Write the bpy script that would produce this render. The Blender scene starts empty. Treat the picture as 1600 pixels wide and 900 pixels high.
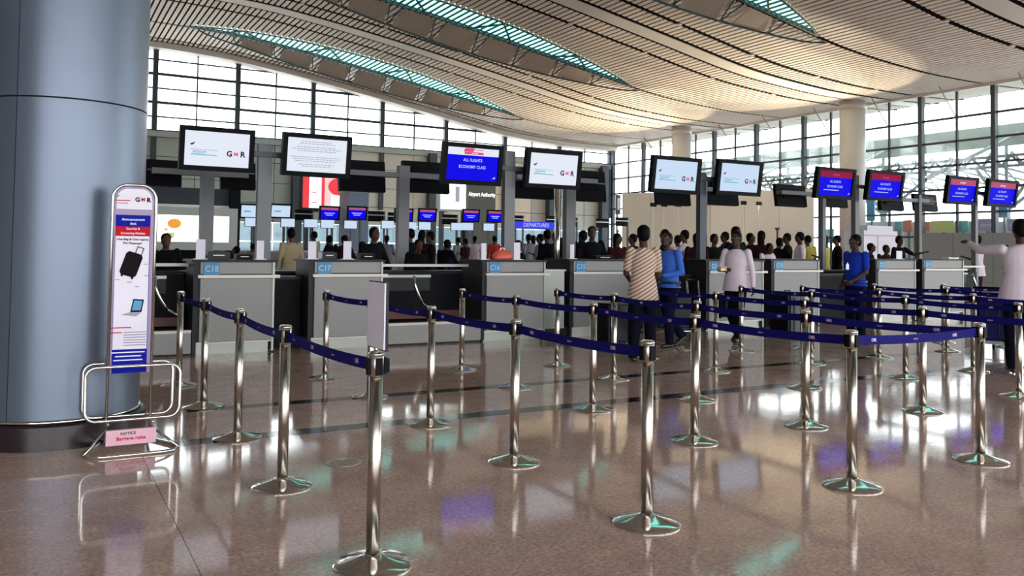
import bpy, bmesh, math, random
from math import sin, cos, tan, pi, radians, sqrt, atan2
from mathutils import Vector, Matrix
random.seed(7)
SC = bpy.context.scene
COL = SC.collection

# ------------------------------------------------------------------ camera
FPX, EYE = 1310.0, 1.45
YAW, PITCH, ROLL, CY = radians(29.5), radians(2.0), radians(0.75), 344.0
f0 = Vector((sin(YAW)*cos(PITCH), cos(YAW)*cos(PITCH), sin(PITCH)))
r0 = Vector((cos(YAW), -sin(YAW), 0.0)); u0 = r0.cross(f0)
RT = r0*cos(ROLL) + u0*sin(ROLL); UP = u0*cos(ROLL) - r0*sin(ROLL)
cam = bpy.data.cameras.new('camera'); camo = bpy.data.objects.new('camera', cam); COL.objects.link(camo)
mw = Matrix((RT, UP, -f0)).transposed().to_4x4(); mw.translation = (0, 0, EYE)
camo.matrix_world = mw
cam.sensor_width = 36; cam.lens = FPX/1600*36; cam.shift_y = -(450-CY)/1600
cam.clip_end = 600; cam.clip_start = 0.05
SC.camera = camo

# ------------------------------------------------------------------ sky, light, exposure
W = bpy.data.worlds.new('overcast_sky'); SC.world = W; W.use_nodes = True
nt = W.node_tree; nt.nodes.clear()
bg = nt.nodes.new('ShaderNodeBackground'); wo = nt.nodes.new('ShaderNodeOutputWorld')
bg.inputs[0].default_value = (0.93, 0.97, 1.0, 1); bg.inputs[1].default_value = 7.0
nt.links.new(bg.outputs[0], wo.inputs[0])
SC.view_settings.view_transform = 'Standard'; SC.view_settings.look = 'None'
SC.view_settings.gamma = 1; SC.view_settings.use_curve_mapping = False
SC.view_settings.exposure = 0.12
def area(name, loc, rot, sx, sy, power, color):
    l = bpy.data.lights.new(name, 'AREA'); l.shape = 'RECTANGLE'; l.size = sx; l.size_y = sy
    l.energy = power; l.color = color
    o = bpy.data.objects.new(name, l); COL.objects.link(o); o.location = loc; o.rotation_euler = rot
    return o
EMK = 0.95     # screens' brightness factor

def at(x, y, Y):
    """world point seen at photograph pixel (x, y) on the vertical plane at depth Y"""
    d = f0 + RT*((x-800)/FPX) - UP*((y-CY)/FPX)
    return Vector((0, 0, EYE)) + d*(Y/d.y)
def atX(x, y, X):
    d = f0 + RT*((x-800)/FPX) - UP*((y-CY)/FPX)
    return Vector((0, 0, EYE)) + d*(X/d.x)
def fl(x, y, z=0.0):
    d = f0 + RT*((x-800)/FPX) - UP*((y-CY)/FPX)
    return Vector((0, 0, EYE)) + d*((z-EYE)/d.z)

# ------------------------------------------------------------------ materials
def mat(name, color, rough=0.5, metal=0.0, emit=None, es=1.0, spec=None, noise=None, coat=0.0):
    m = bpy.data.materials.new(name); m.use_nodes = True
    n = m.node_tree.nodes; b = n['Principled BSDF']; L = m.node_tree.links
    b.inputs['Base Color'].default_value = (*color, 1); b.inputs['Roughness'].default_value = rough
    b.inputs['Metallic'].default_value = metal
    if spec is not None: b.inputs['Specular IOR Level'].default_value = spec
    if coat: b.inputs['Coat Weight'].default_value = coat
    if emit:
        b.inputs['Emission Color'].default_value = (*emit, 1); b.inputs['Emission Strength'].default_value = es
    if noise:
        sc, amt = noise
        tc = n.new('ShaderNodeTexCoord'); nz = n.new('ShaderNodeTexNoise'); nz.inputs['Scale'].default_value = sc
        nz.inputs['Detail'].default_value = 4
        mx = n.new('ShaderNodeMix'); mx.data_type = 'RGBA'
        mx.inputs['A'].default_value = (*[c*(1-amt) for c in color], 1)
        mx.inputs['B'].default_value = (*[min(1, c*(1+amt)) for c in color], 1)
        L.new(tc.outputs['Object'], nz.inputs['Vector']); L.new(nz.outputs['Fac'], mx.inputs['Factor'])
        L.new(mx.outputs['Result'], b.inputs['Base Color'])
    m.diffuse_color = (*color, 1)
    return m
def glow(name, color, s=1.0):
    return mat(name, (0.002, 0.002, 0.002), 0.6, emit=color, es=s*EMK, spec=0.03)
M = {}
def granite(name, ca, cb, rough):
    m = bpy.data.materials.new(name); m.use_nodes = True
    n = m.node_tree.nodes; L = m.node_tree.links; b = n['Principled BSDF']
    tc = n.new('ShaderNodeTexCoord')
    geo = n.new('ShaderNodeNewGeometry')
    def noise(sc, det, ro=0.6):
        z = n.new('ShaderNodeTexNoise'); z.inputs['Scale'].default_value = sc; z.inputs['Detail'].default_value = det
        z.inputs['Roughness'].default_value = ro; L.new(geo.outputs['Position'], z.inputs['Vector']); return z
    n1 = noise(42, 4, 0.85); n2 = noise(5, 5); n3 = noise(0.5, 3)
    r1 = n.new('ShaderNodeValToRGB'); r1.color_ramp.elements[0].position = 0.35; r1.color_ramp.elements[1].position = 0.66
    r1.color_ramp.elements[0].color = (*ca, 1); r1.color_ramp.elements[1].color = (*cb, 1)
    L.new(n1.outputs['Fac'], r1.inputs['Fac'])
    mx = n.new('ShaderNodeMix'); mx.data_type = 'RGBA'; mx.blend_type = 'MULTIPLY'; mx.inputs['Factor'].default_value = 1
    r2 = n.new('ShaderNodeValToRGB'); r2.color_ramp.elements[0].position = 0.3; r2.color_ramp.elements[1].position = 0.7
    r2.color_ramp.elements[0].color = (0.66, 0.62, 0.64, 1); r2.color_ramp.elements[1].color = (1.1, 1.1, 1.06, 1)
    ad = n.new('ShaderNodeMath'); ad.operation = 'MULTIPLY_ADD'; ad.inputs[1].default_value = 0.5
    L.new(n2.outputs['Fac'], ad.inputs[0]);
    h = n.new('ShaderNodeMath'); h.operation = 'MULTIPLY'; h.inputs[1].default_value = 0.5; L.new(n3.outputs['Fac'], h.inputs[0])
    L.new(h.outputs[0], ad.inputs[2]); L.new(ad.outputs[0], r2.inputs['Fac'])
    L.new(r1.outputs['Color'], mx.inputs['A']); L.new(r2.outputs['Color'], mx.inputs['B'])
    L.new(mx.outputs['Result'], b.inputs['Base Color'])
    rr = n.new('ShaderNodeMapRange'); rr.inputs['To Min'].default_value = rough*0.6; rr.inputs['To Max'].default_value = rough*1.5
    L.new(n2.outputs['Fac'], rr.inputs['Value']); L.new(rr.outputs['Result'], b.inputs['Roughness'])
    bp = n.new('ShaderNodeBump'); bp.inputs['Strength'].default_value = 0.02; bp.inputs['Distance'].default_value = 0.02
    nb = noise(1.7, 2); L.new(nb.outputs['Fac'], bp.inputs['Height']); L.new(bp.outputs['Normal'], b.inputs['Normal'])
    b.inputs['IOR'].default_value = 1.6
    return m
M['granite'] = granite('polished_pink_granite', (0.36, 0.215, 0.18), (0.86, 0.60, 0.50), 0.07)
M['granite_dark'] = granite('dark_granite', (0.015, 0.01, 0.01), (0.05, 0.035, 0.035), 0.12)
M['glass_tinted'] = None
M['joint'] = mat('tile_joint', (0.05, 0.035, 0.03), 0.7)
M['steel'] = mat('brushed_steel', (0.52, 0.46, 0.40), 0.27, 1.0, noise=(9, 0.08))
M['chrome'] = mat('polished_steel', (0.68, 0.66, 0.62), 0.12, 1.0)
M['steel_dull'] = mat('satin_steel', (0.42, 0.41, 0.40), 0.4, 0.8)
M['pole_grey'] = mat('pole_paint_grey', (0.15, 0.15, 0.16), 0.5, 0.2)
M['black'] = mat('black_plastic', (0.004, 0.004, 0.006), 0.5, spec=0.08)
M['blackgloss'] = mat('black_gloss', (0.005, 0.005, 0.009), 0.25, spec=0.15)
M['belt'] = mat('navy_webbing', (0.007, 0.006, 0.115), 0.7, noise=(60, 0.3), spec=0.1)
M['belt_print'] = mat('belt_print', (0.55, 0.42, 0.6), 0.7)
M['pillar'] = mat('blue_grey_metal_cladding', (0.13, 0.155, 0.205), 0.36, 0.55, noise=(1.5, 0.08))
M['seam'] = mat('dark_seam', (0.02, 0.025, 0.035), 0.6)
M['plinth'] = mat('dark_stone_plinth', (0.018, 0.010, 0.012), 0.25, noise=(20, 0.3))
M['ceil'] = mat('ceiling_slat_cream', (0.84, 0.75, 0.66), 0.5, 0.0, noise=(0.8, 0.04))
M['ceil_band'] = mat('ceiling_band_white', (0.74, 0.70, 0.65), 0.45)
M['roof_dark'] = mat('ceiling_void', (0.045, 0.03, 0.028), 0.9, spec=0.1)
M['gap'] = mat('ceiling_recess_dark', (0.010, 0.007, 0.008), 0.9, spec=0.05)
M['truss'] = mat('truss_paint_dark', (0.03, 0.06, 0.07), 0.5)
M['reflector'] = mat('reflector_panel_taupe', (0.40, 0.33, 0.28), 0.55, noise=(0.5, 0.1))
M['mullion'] = mat('mullion_grey', (0.06, 0.07, 0.085), 0.5, 0.3)
M['transom'] = mat('transom_grey', (0.06, 0.065, 0.075), 0.5, 0.3)
M['col'] = mat('column_white', (0.60, 0.60, 0.585), 0.5, noise=(0.4, 0.06))
M['clad_grey'] = mat('wall_cladding_grey', (0.50, 0.53, 0.50), 0.6, noise=(0.3, 0.1))
M['clad_beige'] = mat('wall_cladding_beige', (0.78, 0.72, 0.64), 0.6, noise=(0.3, 0.1))
M['clad_dark'] = mat('wall_cladding_dark', (0.035, 0.042, 0.05), 0.6, spec=0.2)
M['wall_plain'] = mat('wall_paint_grey', (0.30, 0.29, 0.28), 0.7, noise=(0.5, 0.1))
M['partition'] = mat('partition_cream', (0.80, 0.78, 0.70), 0.6, noise=(0.2, 0.08))
M['counter'] = mat('counter_laminate_grey', (0.25, 0.24, 0.235), 0.45, noise=(1.2, 0.05))
M['counter_base'] = mat('counter_plinth_steel', (0.24, 0.245, 0.22), 0.35, 0.5)
M['counter_edge'] = mat('counter_dark_edge', (0.022, 0.022, 0.026), 0.5, spec=0.2)
M['trim_light'] = mat('counter_light_trim', (0.52, 0.47, 0.42), 0.4, 0.2)
M['maroon'] = mat('maroon_strip', (0.09, 0.012, 0.01), 0.5)
M['teal_sign'] = mat('teal_blue_sign', (0.02, 0.15, 0.30), 0.4, emit=(0.01, 0.10, 0.22), es=0.25)
M['sign_white'] = mat('white_sign_face', (0.74, 0.69, 0.78), 0.5)
M['sign_digit'] = mat('sign_digits_pale_blue', (0.30, 0.52, 0.70), 0.5)
M['paper'] = mat('white_acrylic', (0.72, 0.68, 0.76), 0.4)
M['purple_pole'] = mat('poster_frame_mauve', (0.30, 0.22, 0.34), 0.4)
M['blue_print'] = mat('print_blue', (0.005, 0.01, 0.30), 0.6, spec=0.08)
M['red_print'] = mat('print_red', (0.50, 0.01, 0.02), 0.6, spec=0.08)
M['dark_print'] = mat('print_dark', (0.008, 0.006, 0.008), 0.6, spec=0.05)
M['grey_print'] = mat('print_grey', (0.32, 0.28, 0.36), 0.5)
M['white_print'] = mat('print_white', (0.75, 0.75, 0.85), 0.5)
M['pink_board'] = mat('pink_board', (0.75, 0.42, 0.52), 0.5)
M['skin'] = mat('skin_brown', (0.060, 0.026, 0.018), 0.6, spec=0.2)
M['skin2'] = mat('skin_light_brown', (0.085, 0.038, 0.026), 0.6, spec=0.2)
M['hair'] = mat('black_hair', (0.003, 0.0025, 0.003), 0.6, spec=0.08)
M['eye'] = mat('eye_white', (0.5, 0.45, 0.42), 0.4)
def cloth(name, c, a=0.12): return mat(name, c, 0.9, noise=(7, a), spec=0.1)
M['blue_shirt'] = cloth('blue_cotton', (0.045, 0.13, 0.50))
M['royal_shirt'] = cloth('royal_blue_cotton', (0.010, 0.035, 0.36))
M['white_shirt'] = cloth('pinkish_white_cotton', (0.66, 0.55, 0.62), 0.07)
M['trouser'] = cloth('dark_trouser_cloth', (0.004, 0.004, 0.009))
M['trouser_navy'] = cloth('navy_trouser_cloth', (0.004, 0.0045, 0.018))
M['shoe'] = mat('black_shoe_leather', (0.01, 0.008, 0.008), 0.35)
M['charcoal'] = cloth('charcoal_cloth', (0.005, 0.0045, 0.006))
M['maroon_cloth'] = cloth('maroon_cloth', (0.028, 0.006, 0.009))
M['khaki'] = cloth('khaki_cloth', (0.42, 0.34, 0.20))
M['grey_cloth'] = cloth('grey_cloth', (0.20, 0.19, 0.22))
M['red_cloth'] = cloth('red_cloth', (0.40, 0.03, 0.03))
M['yellow_cloth'] = cloth('yellow_cloth', (0.55, 0.45, 0.10))
M['navy_cloth'] = cloth('navy_cloth', (0.014, 0.014, 0.07))
def striped():
    m = bpy.data.materials.new('striped_shirt_cloth'); m.use_nodes = True
    n = m.node_tree.nodes; L = m.node_tree.links; b = n['Principled BSDF']; b.inputs['Roughness'].default_value = 0.85
    tc = n.new('ShaderNodeTexCoord'); mp = n.new('ShaderNodeMapping'); mp.inputs['Rotation'].default_value = (0, radians(32), 0)
    wv = n.new('ShaderNodeTexWave'); wv.bands_direction = 'Z'; wv.inputs['Scale'].default_value = 7.5; wv.inputs['Distortion'].default_value = 0.4
    rp = n.new('ShaderNodeValToRGB'); e = rp.color_ramp.elements
    e[0].position = 0.0; e[0].color = (0.15, 0.06, 0.04, 1); e[1].position = 0.42; e[1].color = (0.58, 0.46, 0.36, 1)
    q = rp.color_ramp.elements.new(0.18); q.color = (0.32, 0.15, 0.09, 1)
    L.new(tc.outputs['Object'], mp.inputs['Vector']); L.new(mp.outputs['Vector'], wv.inputs['Vector'])
    L.new(wv.outputs['Fac'], rp.inputs['Fac']); L.new(rp.outputs['Color'], b.inputs['Base Color'])
    return m
M['striped'] = striped()
def glassmat(name, tint, refl=0.06):
    m = bpy.data.materials.new(name); m.use_nodes = True
    n = m.node_tree.nodes; L = m.node_tree.links; n.clear()
    o = n.new('ShaderNodeOutputMaterial'); t = n.new('ShaderNodeBsdfTransparent'); g = n.new('ShaderNodeBsdfGlossy')
    t.inputs[0].default_value = (*tint, 1); g.inputs['Roughness'].default_value = 0.05
    mx = n.new('ShaderNodeMixShader'); mx.inputs[0].default_value = refl
    L.new(t.outputs[0], mx.inputs[1]); L.new(g.outputs[0], mx.inputs[2]); L.new(mx.outputs[0], o.inputs[0])
    return m
M['glass'] = glassmat('window_glass', (0.96, 0.985, 0.98))
M['glass_tinted'] = glassmat('tinted_blue_glass', (0.20, 0.245, 0.265), 0.03)
M['glass_green'] = glassmat('skylight_glass_green', (0.38, 0.68, 0.63), 0.04)
M['scr_white'] = glow('screen_white', (0.80, 0.84, 0.95), 0.95)
M['scr_ice'] = glow('screen_ice_blue', (0.60, 0.74, 0.93), 0.95)
M['scr_blue'] = glow('screen_blue', (0.004, 0.002, 0.78), 1.0)
M['scr_red'] = glow('screen_red', (0.32, 0.01, 0.06), 0.9)
M['scr_pink'] = glow('screen_pink', (0.50, 0.10, 0.20), 0.9)
M['scr_text'] = glow('screen_text_light', (0.45, 0.5, 1.0), 1.1)
M['scr_cyan'] = glow('screen_text_cyan', (0.16, 0.50, 0.62), 0.9)
M['scr_dark'] = glow('screen_text_dark', (0.03, 0.025, 0.05), 1.0)
M['scr_grey'] = glow('screen_text_grey', (0.42, 0.42, 0.52), 0.9)
M['scr_magenta'] = glow('screen_text_magenta', (0.75, 0.08, 0.20), 1.0)
M['lightbox'] = glow('lightbox_white', (1.0, 0.97, 0.93), 1.7)
M['lb_orange'] = glow('lightbox_orange', (0.9, 0.35, 0.06), 1.0)
M['lb_green'] = glow('lightbox_green', (0.55, 0.62, 0.25), 1.0)
M['lb_red'] = glow('lightbox_red', (0.80, 0.06, 0.07), 1.1)
M['lb_pink'] = glow('lightbox_pink', (0.95, 0.55, 0.55), 1.2)
M['lb_blue'] = glow('lightbox_blue', (0.04, 0.06, 0.75), 1.0)
M['lamp_warm'] = glow('lamp_warm', (1.0, 0.78, 0.45), 14.0)
M['canopy'] = mat('canopy_pale_green', (0.42, 0.50, 0.46), 0.5)
M['canopy_steel'] = mat('canopy_steel', (0.22, 0.27, 0.28), 0.5, 0.3)
M['tarmac'] = mat('apron_concrete', (0.45, 0.44, 0.42), 0.8, noise=(0.1, 0.1))
M['teal_board'] = mat('teal_board', (0.10, 0.42, 0.44), 0.5)
M['pale_board'] = mat('pale_board', (0.62, 0.68, 0.66), 0.5)
M['salmon_board'] = mat('salmon_board', (0.75, 0.25, 0.20), 0.5)
M['lime_board'] = mat('lime_board', (0.65, 0.75, 0.30), 0.5)
M['lilac_board'] = mat('lilac_board', (0.38, 0.36, 0.62), 0.5)
M['sky_board'] = mat('blue_board', (0.06, 0.28, 0.52), 0.5)

# ------------------------------------------------------------------ geometry helpers
class MB:
    def __init__(s): s.v = []; s.f = []; s.m = []; s.sm = []
    def add(s, vs, fs, mi=0, smooth=False):
        o = len(s.v); s.v += [tuple(p) for p in vs]
        for f in fs: s.f.append([i+o for i in f]); s.m.append(mi); s.sm.append(smooth)
        return s
    def box(s, x0, y0, z0, x1, y1, z1, mi=0):
        v = [(x0,y0,z0),(x1,y0,z0),(x1,y1,z0),(x0,y1,z0),(x0,y0,z1),(x1,y0,z1),(x1,y1,z1),(x0,y1,z1)]
        return s.add(v, [(0,3,2,1),(4,5,6,7),(0,1,5,4),(1,2,6,5),(2,3,7,6),(3,0,4,7)], mi)
    def cbox(s, c, sx, sy, sz, mi=0):
        return s.box(c[0]-sx/2, c[1]-sy/2, c[2]-sz/2, c[0]+sx/2, c[1]+sy/2, c[2]+sz/2, mi)
    def lathe(s, prof, c=(0,0,0), n=24, mi=0, smooth=True, caps=True):
        vs = []; k = len(prof)
        for i in range(n):
            a = 2*pi*i/n
            for r, z in prof: vs.append((c[0]+r*cos(a), c[1]+r*sin(a), c[2]+z))
        fs = []
        for i in range(n):
            j = (i+1) % n
            for q in range(k-1): fs.append((i*k+q, j*k+q, j*k+q+1, i*k+q+1))
        if caps:
            if prof[0][0] > 1e-5: fs.append([i*k for i in range(n)][::-1])
            if prof[-1][0] > 1e-5: fs.append([i*k+k-1 for i in range(n)])
        return s.add(vs, fs, mi, smooth)
    def tube(s, pts, r, n=8, mi=0, closed=False, smooth=True):
        pts = [Vector(p) for p in pts]; N = len(pts); vs = []; prev = None
        for i, p in enumerate(pts):
            if closed: d = pts[(i+1) % N]-pts[i-1]
            else: d = pts[min(i+1, N-1)]-pts[max(i-1, 0)]
            d.normalize()
            if prev is None:
                a = Vector((0,0,1)) if abs(d.z) < 0.9 else Vector((1,0,0)); u = d.cross(a).normalized()
            else: u = (prev-d*prev.dot(d)).normalized()
            prev = u; w = d.cross(u)
            rr = r[i] if isinstance(r, (list, tuple)) else r
            for k in range(n):
                t = 2*pi*k/n; vs.append(p+u*cos(t)*rr+w*sin(t)*rr)
        fs = []
        for i in range(N if closed else N-1):
            j = (i+1) % N
            for k in range(n): fs.append((i*n+k, i*n+(k+1) % n, j*n+(k+1) % n, j*n+k))
        if not closed: fs.append(list(range(n))[::-1]); fs.append(list(range((N-1)*n, N*n)))
        return s.add(vs, fs, mi, smooth)
    def bar(s, a, b, w, h=None, mi=0):
        """rectangular bar from a to b"""
        h = h or w; a = Vector(a); b = Vector(b); d = (b-a).normalized()
        up = Vector((0,0,1)) if abs(d.z) < 0.95 else Vector((0,1,0))
        u = d.cross(up).normalized()*w/2; q = u.cross(d).normalized()*h/2
        v = [a-u-q, a+u-q, a+u+q, a-u+q, b-u-q, b+u-q, b+u+q, b-u+q]
        return s.add(v, [(0,3,2,1),(4,5,6,7),(0,1,5,4),(1,2,6,5),(2,3,7,6),(3,0,4,7)], mi)
    def build(s, name, mats, parent=None, label=None, kind=None, loc=None):
        me = bpy.data.meshes.new(name); me.from_pydata(s.v, [], s.f)
        if not isinstance(mats, (list, tuple)): mats = [mats]
        for m in mats: me.materials.append(M[m] if isinstance(m, str) else m)
        me.polygons.foreach_set('material_index', s.m); me.polygons.foreach_set('use_smooth', s.sm)
        me.update()
        o = bpy.data.objects.new(name, me); COL.objects.link(o)
        if parent: o.parent = parent
        if loc: o.location = loc
        if label: o['label'] = label
        if kind is None and name.split('_')[-1] in ('print', 'lettering', 'pictures', 'picture', 'marks', 'lines', 'text', 'logo', 'name') and parent: kind = 'stuff'
        if kind: o['kind'] = kind
        return o
def tag(o, label, cat, group=None):
    o['label'] = label; o['category'] = cat
    if group: o['group'] = group
    return o
def empty(name, loc=(0,0,0), rz=0.0):
    o = bpy.data.objects.new(name, None); COL.objects.link(o); o.location = loc; o.rotation_euler = (0,0,rz)
    o.empty_display_size = 0.1
    return o
def thing(name, loc, label, cat, group=None, rz=0.0): return tag(empty(name, loc, rz), label, cat, group)
def struct(name, loc=(0,0,0)): o = empty(name, loc); o['kind'] = 'structure'; return o
def copy_tree(o, parent=None):
    c = o.copy(); COL.objects.link(c); c.parent = parent
    for ch in o.children: copy_tree(ch, c)
    return c
_tg = {}
def textgeo(s, bold=0.0):
    """flat letter outlines, centred, 1 unit cap height"""
    if (s, bold) in _tg: return _tg[(s, bold)]
    cu = bpy.data.curves.new('t', 'FONT'); cu.body = s; cu.align_x = 'CENTER'; cu.align_y = 'CENTER'
    cu.resolution_u = 2; cu.offset = bold
    o = bpy.data.objects.new('t', cu); COL.objects.link(o)
    dg = bpy.context.evaluated_depsgraph_get(); dg.update()
    me = bpy.data.meshes.new_from_object(o.evaluated_get(dg))
    v = [(p.co.x, p.co.y) for p in me.vertices]; f = [list(p.vertices) for p in me.polygons]
    bpy.data.objects.remove(o); bpy.data.curves.remove(cu); bpy.data.meshes.remove(me)
    _tg[(s, bold)] = (v, f); return v, f
def text(mb, s, o, ux, uy, h, mi=0, bold=0.0, sx=1.0):
    """letters on the plane through o spanned by ux (reading direction) and uy (up)"""
    v, f = textgeo(s, bold); o = Vector(o); ux = Vector(ux); uy = Vector(uy)
    mb.add([o+ux*(a*h*1.35*sx)+uy*(b*h*1.35) for a, b in v], f, mi)
    return mb

# ================================================================== SETTING
# roof profile (height over X), extruded along Y
PX = [-14, -6, 2, 8.7, 11.7, 15.3, 22.0, 28.9, 36.0, 43.5, 50.5, 54.5, 58.4, 66]
PZ = [18.2, 19.0, 19.3, 19.26, 19.14, 18.88, 17.97, 16.85, 15.6, 14.3, 13.72, 13.62, 13.65, 13.9]
def froof(x):
    # smooth cubic (Catmull-Rom) through the profile points
    if x <= PX[0]: return PZ[0]
    for i in range(len(PX)-1):
        if x <= PX[i+1]:
            h = PX[i+1]-PX[i]; t = (x-PX[i])/h
            def sl(k):
                a = max(k-1, 0); b = min(k+1, len(PX)-1); return (PZ[b]-PZ[a])/(PX[b]-PX[a])
            m0, m1 = sl(i)*h, sl(i+1)*h
            return (2*t**3-3*t*t+1)*PZ[i]+(t**3-2*t*t+t)*m0+(-2*t**3+3*t*t)*PZ[i+1]+(t**3-t*t)*m1
    return PZ[-1]
XL, XR, YB, YF = -14.0, 58.4, -12.0, 80.0
SLOT = [-1.9, 16.5, 34.9, 53.5, 71.9]          # far edges of the skylight slots
def slotw(x, S):
    if x < 10 or x > 41: return 0.0
    t = (x-10)/31.0
    return (3.9 if S > 60 else 3.2)*max(0, sin(pi*t))**0.85

# ---- floor
flo = struct('floor')
MB().box(XL-2, YB-2, -0.3, XR+2, YF+2, -0.012).build('base_slab', 'joint', flo)
LINES = [6.58, 7.83]
tiles = MB()
xs = [0.67-1.5*k for k in range(8, 0, -1)]+[0.67+1.5*k for k in range(0, 40)]
xs = [x for x in xs if XL-2 < x < XR+2]
ys = [YB-2, -9.97, -8.02, -6.0, -4.0, -2.0, -0.93, 0.32, 1.58, 2.83, 4.08, 5.33, 6.48]
dark = (6.48, 6.68), (7.74, 7.92)
def tile(mb, x0, y0, x1, y1, g=0.0016):
    mb.box(x0+g, y0+g, -0.014, x1-g, y1-g, 0.0)
near = []
rows_near = [(1.58, 2.83), (2.83, 4.08), (4.08, 5.33), (5.33, 6.48), (6.68, 7.74), (7.92, 9.12), (9.12, 10.37)]
rc = {}
for (y0, y1) in rows_near:
    for i in range(len(xs)-1):
        x0, x1 = xs[i], xs[i+1]
        if -2.4 < x0 < 14.5:
            key = (round(y1-y0, 3))
            if key not in rc:
                rc[key] = tile(MB(), 0, 0, 1.5, y1-y0) or None
            mb = MB(); mb.box(0.0016, 0.0016, -0.014, 1.4984, y1-y0-0.0016, 0)
            if key not in near: pass
            near.append((x0, y0, key, mb))
meshc = {}
for x0, y0, key, mb in near:
    if key not in meshc:
        o = mb.build('floor_tile', 'granite', flo); meshc[key] = o.data
    else:
        o = bpy.data.objects.new('floor_tile', meshc[key]); COL.objects.link(o); o.parent = flo
    o.location = (x0, y0, 0)
# the tiles too far to tell apart: one part
mb = MB()
allrows = [(YB-2+2.0*k, YB+2.0*k) for k in range(0, 6)]+[(-2.0, -0.93), (-0.93, 0.32), (0.32, 1.58)]+rows_near
y = 10.37
while y < YF+1: allrows.append((y, y+2.5)); y += 2.5
for (y0, y1) in allrows:
    for i in range(len(xs)-1):
        if (y0, y1) in rows_near and -2.4 < xs[i] < 14.5: continue
        tile(mb, xs[i], y0, xs[i+1], y1, 0.003)
mb.build('distant_floor_tiles', 'granite', flo, kind='stuff')
for (a, b), xst in zip(dark, (0.98, 1.18)):
    MB().box(xs[0], a+0.002, -0.014, xst-0.002, b-0.002, 0).build('floor_strip', 'granite', flo)
    for x0 in [xst+3.0*k for k in range(0, 19)]:
        MB().box(0.002, 0.002, -0.014, 2.998, b-a-0.002, 0).build('dark_floor_strip', 'granite_dark', flo, loc=(x0, a, 0))
# round floor drain
dr = thing('floor_drain', (1.84, 5.51, 0), 'small round grating set into the pink floor beside the tall steel post', 'drain')
MB().lathe([(0.10, 0.0), (0.115, 0.0), (0.118, 0.003), (0.10, 0.003), (0.10, 0.0)], n=28, caps=False).build('rim', 'steel_dull', dr)
for k in range(-4, 5):
    w = sqrt(0.1**2-(k*0.022)**2)
    MB().box(-0.003+k*0.022, -w, 0.0005, 0.003+k*0.022, w, 0.002).build('grate_bar', 'trim_light', dr)

# ---- ceiling
cei = struct('ceiling')
xsr = [XL-2+i*1.0 for i in range(0, int(XR-XL)+9)]
def roofstrip(mb, y0f, y1f, dz, th, xa=XL-2, xb=XR+6, step=1.0, mi=0):
    x = xa; pts = []
    while x < xb-1e-6: pts.append(x); x += step
    pts.append(xb); v = []; f = []
    for x in pts:
        z = froof(x)+dz; a = y0f(x) if callable(y0f) else y0f; b = y1f(x) if callable(y1f) else y1f
        v += [(x, a, z), (x, b, z), (x, b, z+th), (x, a, z+th)]
    for i in range(len(pts)-1):
        o = i*4; p = o+4
        f += [(o, o+1, p+1, p), (o+1, o+2, p+2, p+1), (o+2, o+3, p+3, p+2), (o+3, o, p, p+3)]
    f += [(0, 3, 2, 1), (len(v)-4, len(v)-3, len(v)-2, len(v)-1)]
    mb.add(v, f, mi, False)
# roof deck above the slats, open over each skylight slot
bounds = [YB-2]
for S in SLOT:
    p = bounds[-1]
    mb = MB(); s0 = S-4.6 if S > 60 else S-3.8
    roofstrip(mb, p, s0, 0.15, 0.06)
    roofstrip(mb, s0, S, 0.15, 0.06, xb=10.0); roofstrip(mb, s0, S, 0.15, 0.06, xa=41.0)
    roofstrip(mb, s0, lambda x, S=S: S-slotw(x, S)-0.02, 0.15, 0.06, xa=10.0, xb=41.0)
    mb.build('roof_deck', 'roof_dark', cei); bounds.append(S)
mb = MB(); roofstrip(mb, SLOT[-1], YF+2, 0.15, 0.06); mb.build('roof_deck', 'roof_dark', cei)
# dark recesses, white double bands and rows of slats
segs = []; gaps = []; bands = []
for S in SLOT:
    gaps += [(S, S+0.36), (S+5.42, S+5.84), (S+7.52, S+7.88), (S+9.22, S+9.58), (S+11.38, S+11.80)]
    bands += [(S+7.88, S+9.22)]
    segs += [(S+0.36, S+5.42), (S+5.84, S+7.52), (S+9.58, S+11.38), (S+11.80, S+18.4)]
for a, b in gaps:
    if a < YF and b > YB:
        mb = MB(); roofstrip(mb, a, min(b, YF), 0.07, 0.04); mb.build('recess_channel', 'gap', cei)
for a, b in bands:
    if a < YF and b > YB:
        mb = MB(); roofstrip(mb, a, min(b, YF), -0.03, 0.05); mb.build('white_band', 'ceil_band', cei)
PITCHX, SW = 0.42, 0.275
for a, b in segs:
    if a > YF or b < YB: continue
    S = next((q for q in SLOT if abs(q-b) < 0.6), None)
    if a > 73 + 5: pass
    mb = MB(); n = int((XR+5-XL)/PITCHX)
    for i in range(n):
        x = XL+i*PITCHX; x2 = x+SW
        b2 = min(b, YF)
        if S is not None: b2 = S-slotw(x+SW/2, S)
        elif abs(b-(YB-2)) < 1: b2 = b
        z1, z2 = froof(x), froof(x2); th = 0.05
        v = [(x, a, z1), (x2, a, z2), (x2, b2, z2), (x, b2, z1)]
        v += [(p, q, r+th) for p, q, r in v]
        mb.add(v, [(0,3,2,1),(4,5,6,7),(0,1,5,4),(1,2,6,5),(2,3,7,6),(3,0,4,7)])
    mb.build('ceiling_slats', 'ceil', cei, kind='stuff')
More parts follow.
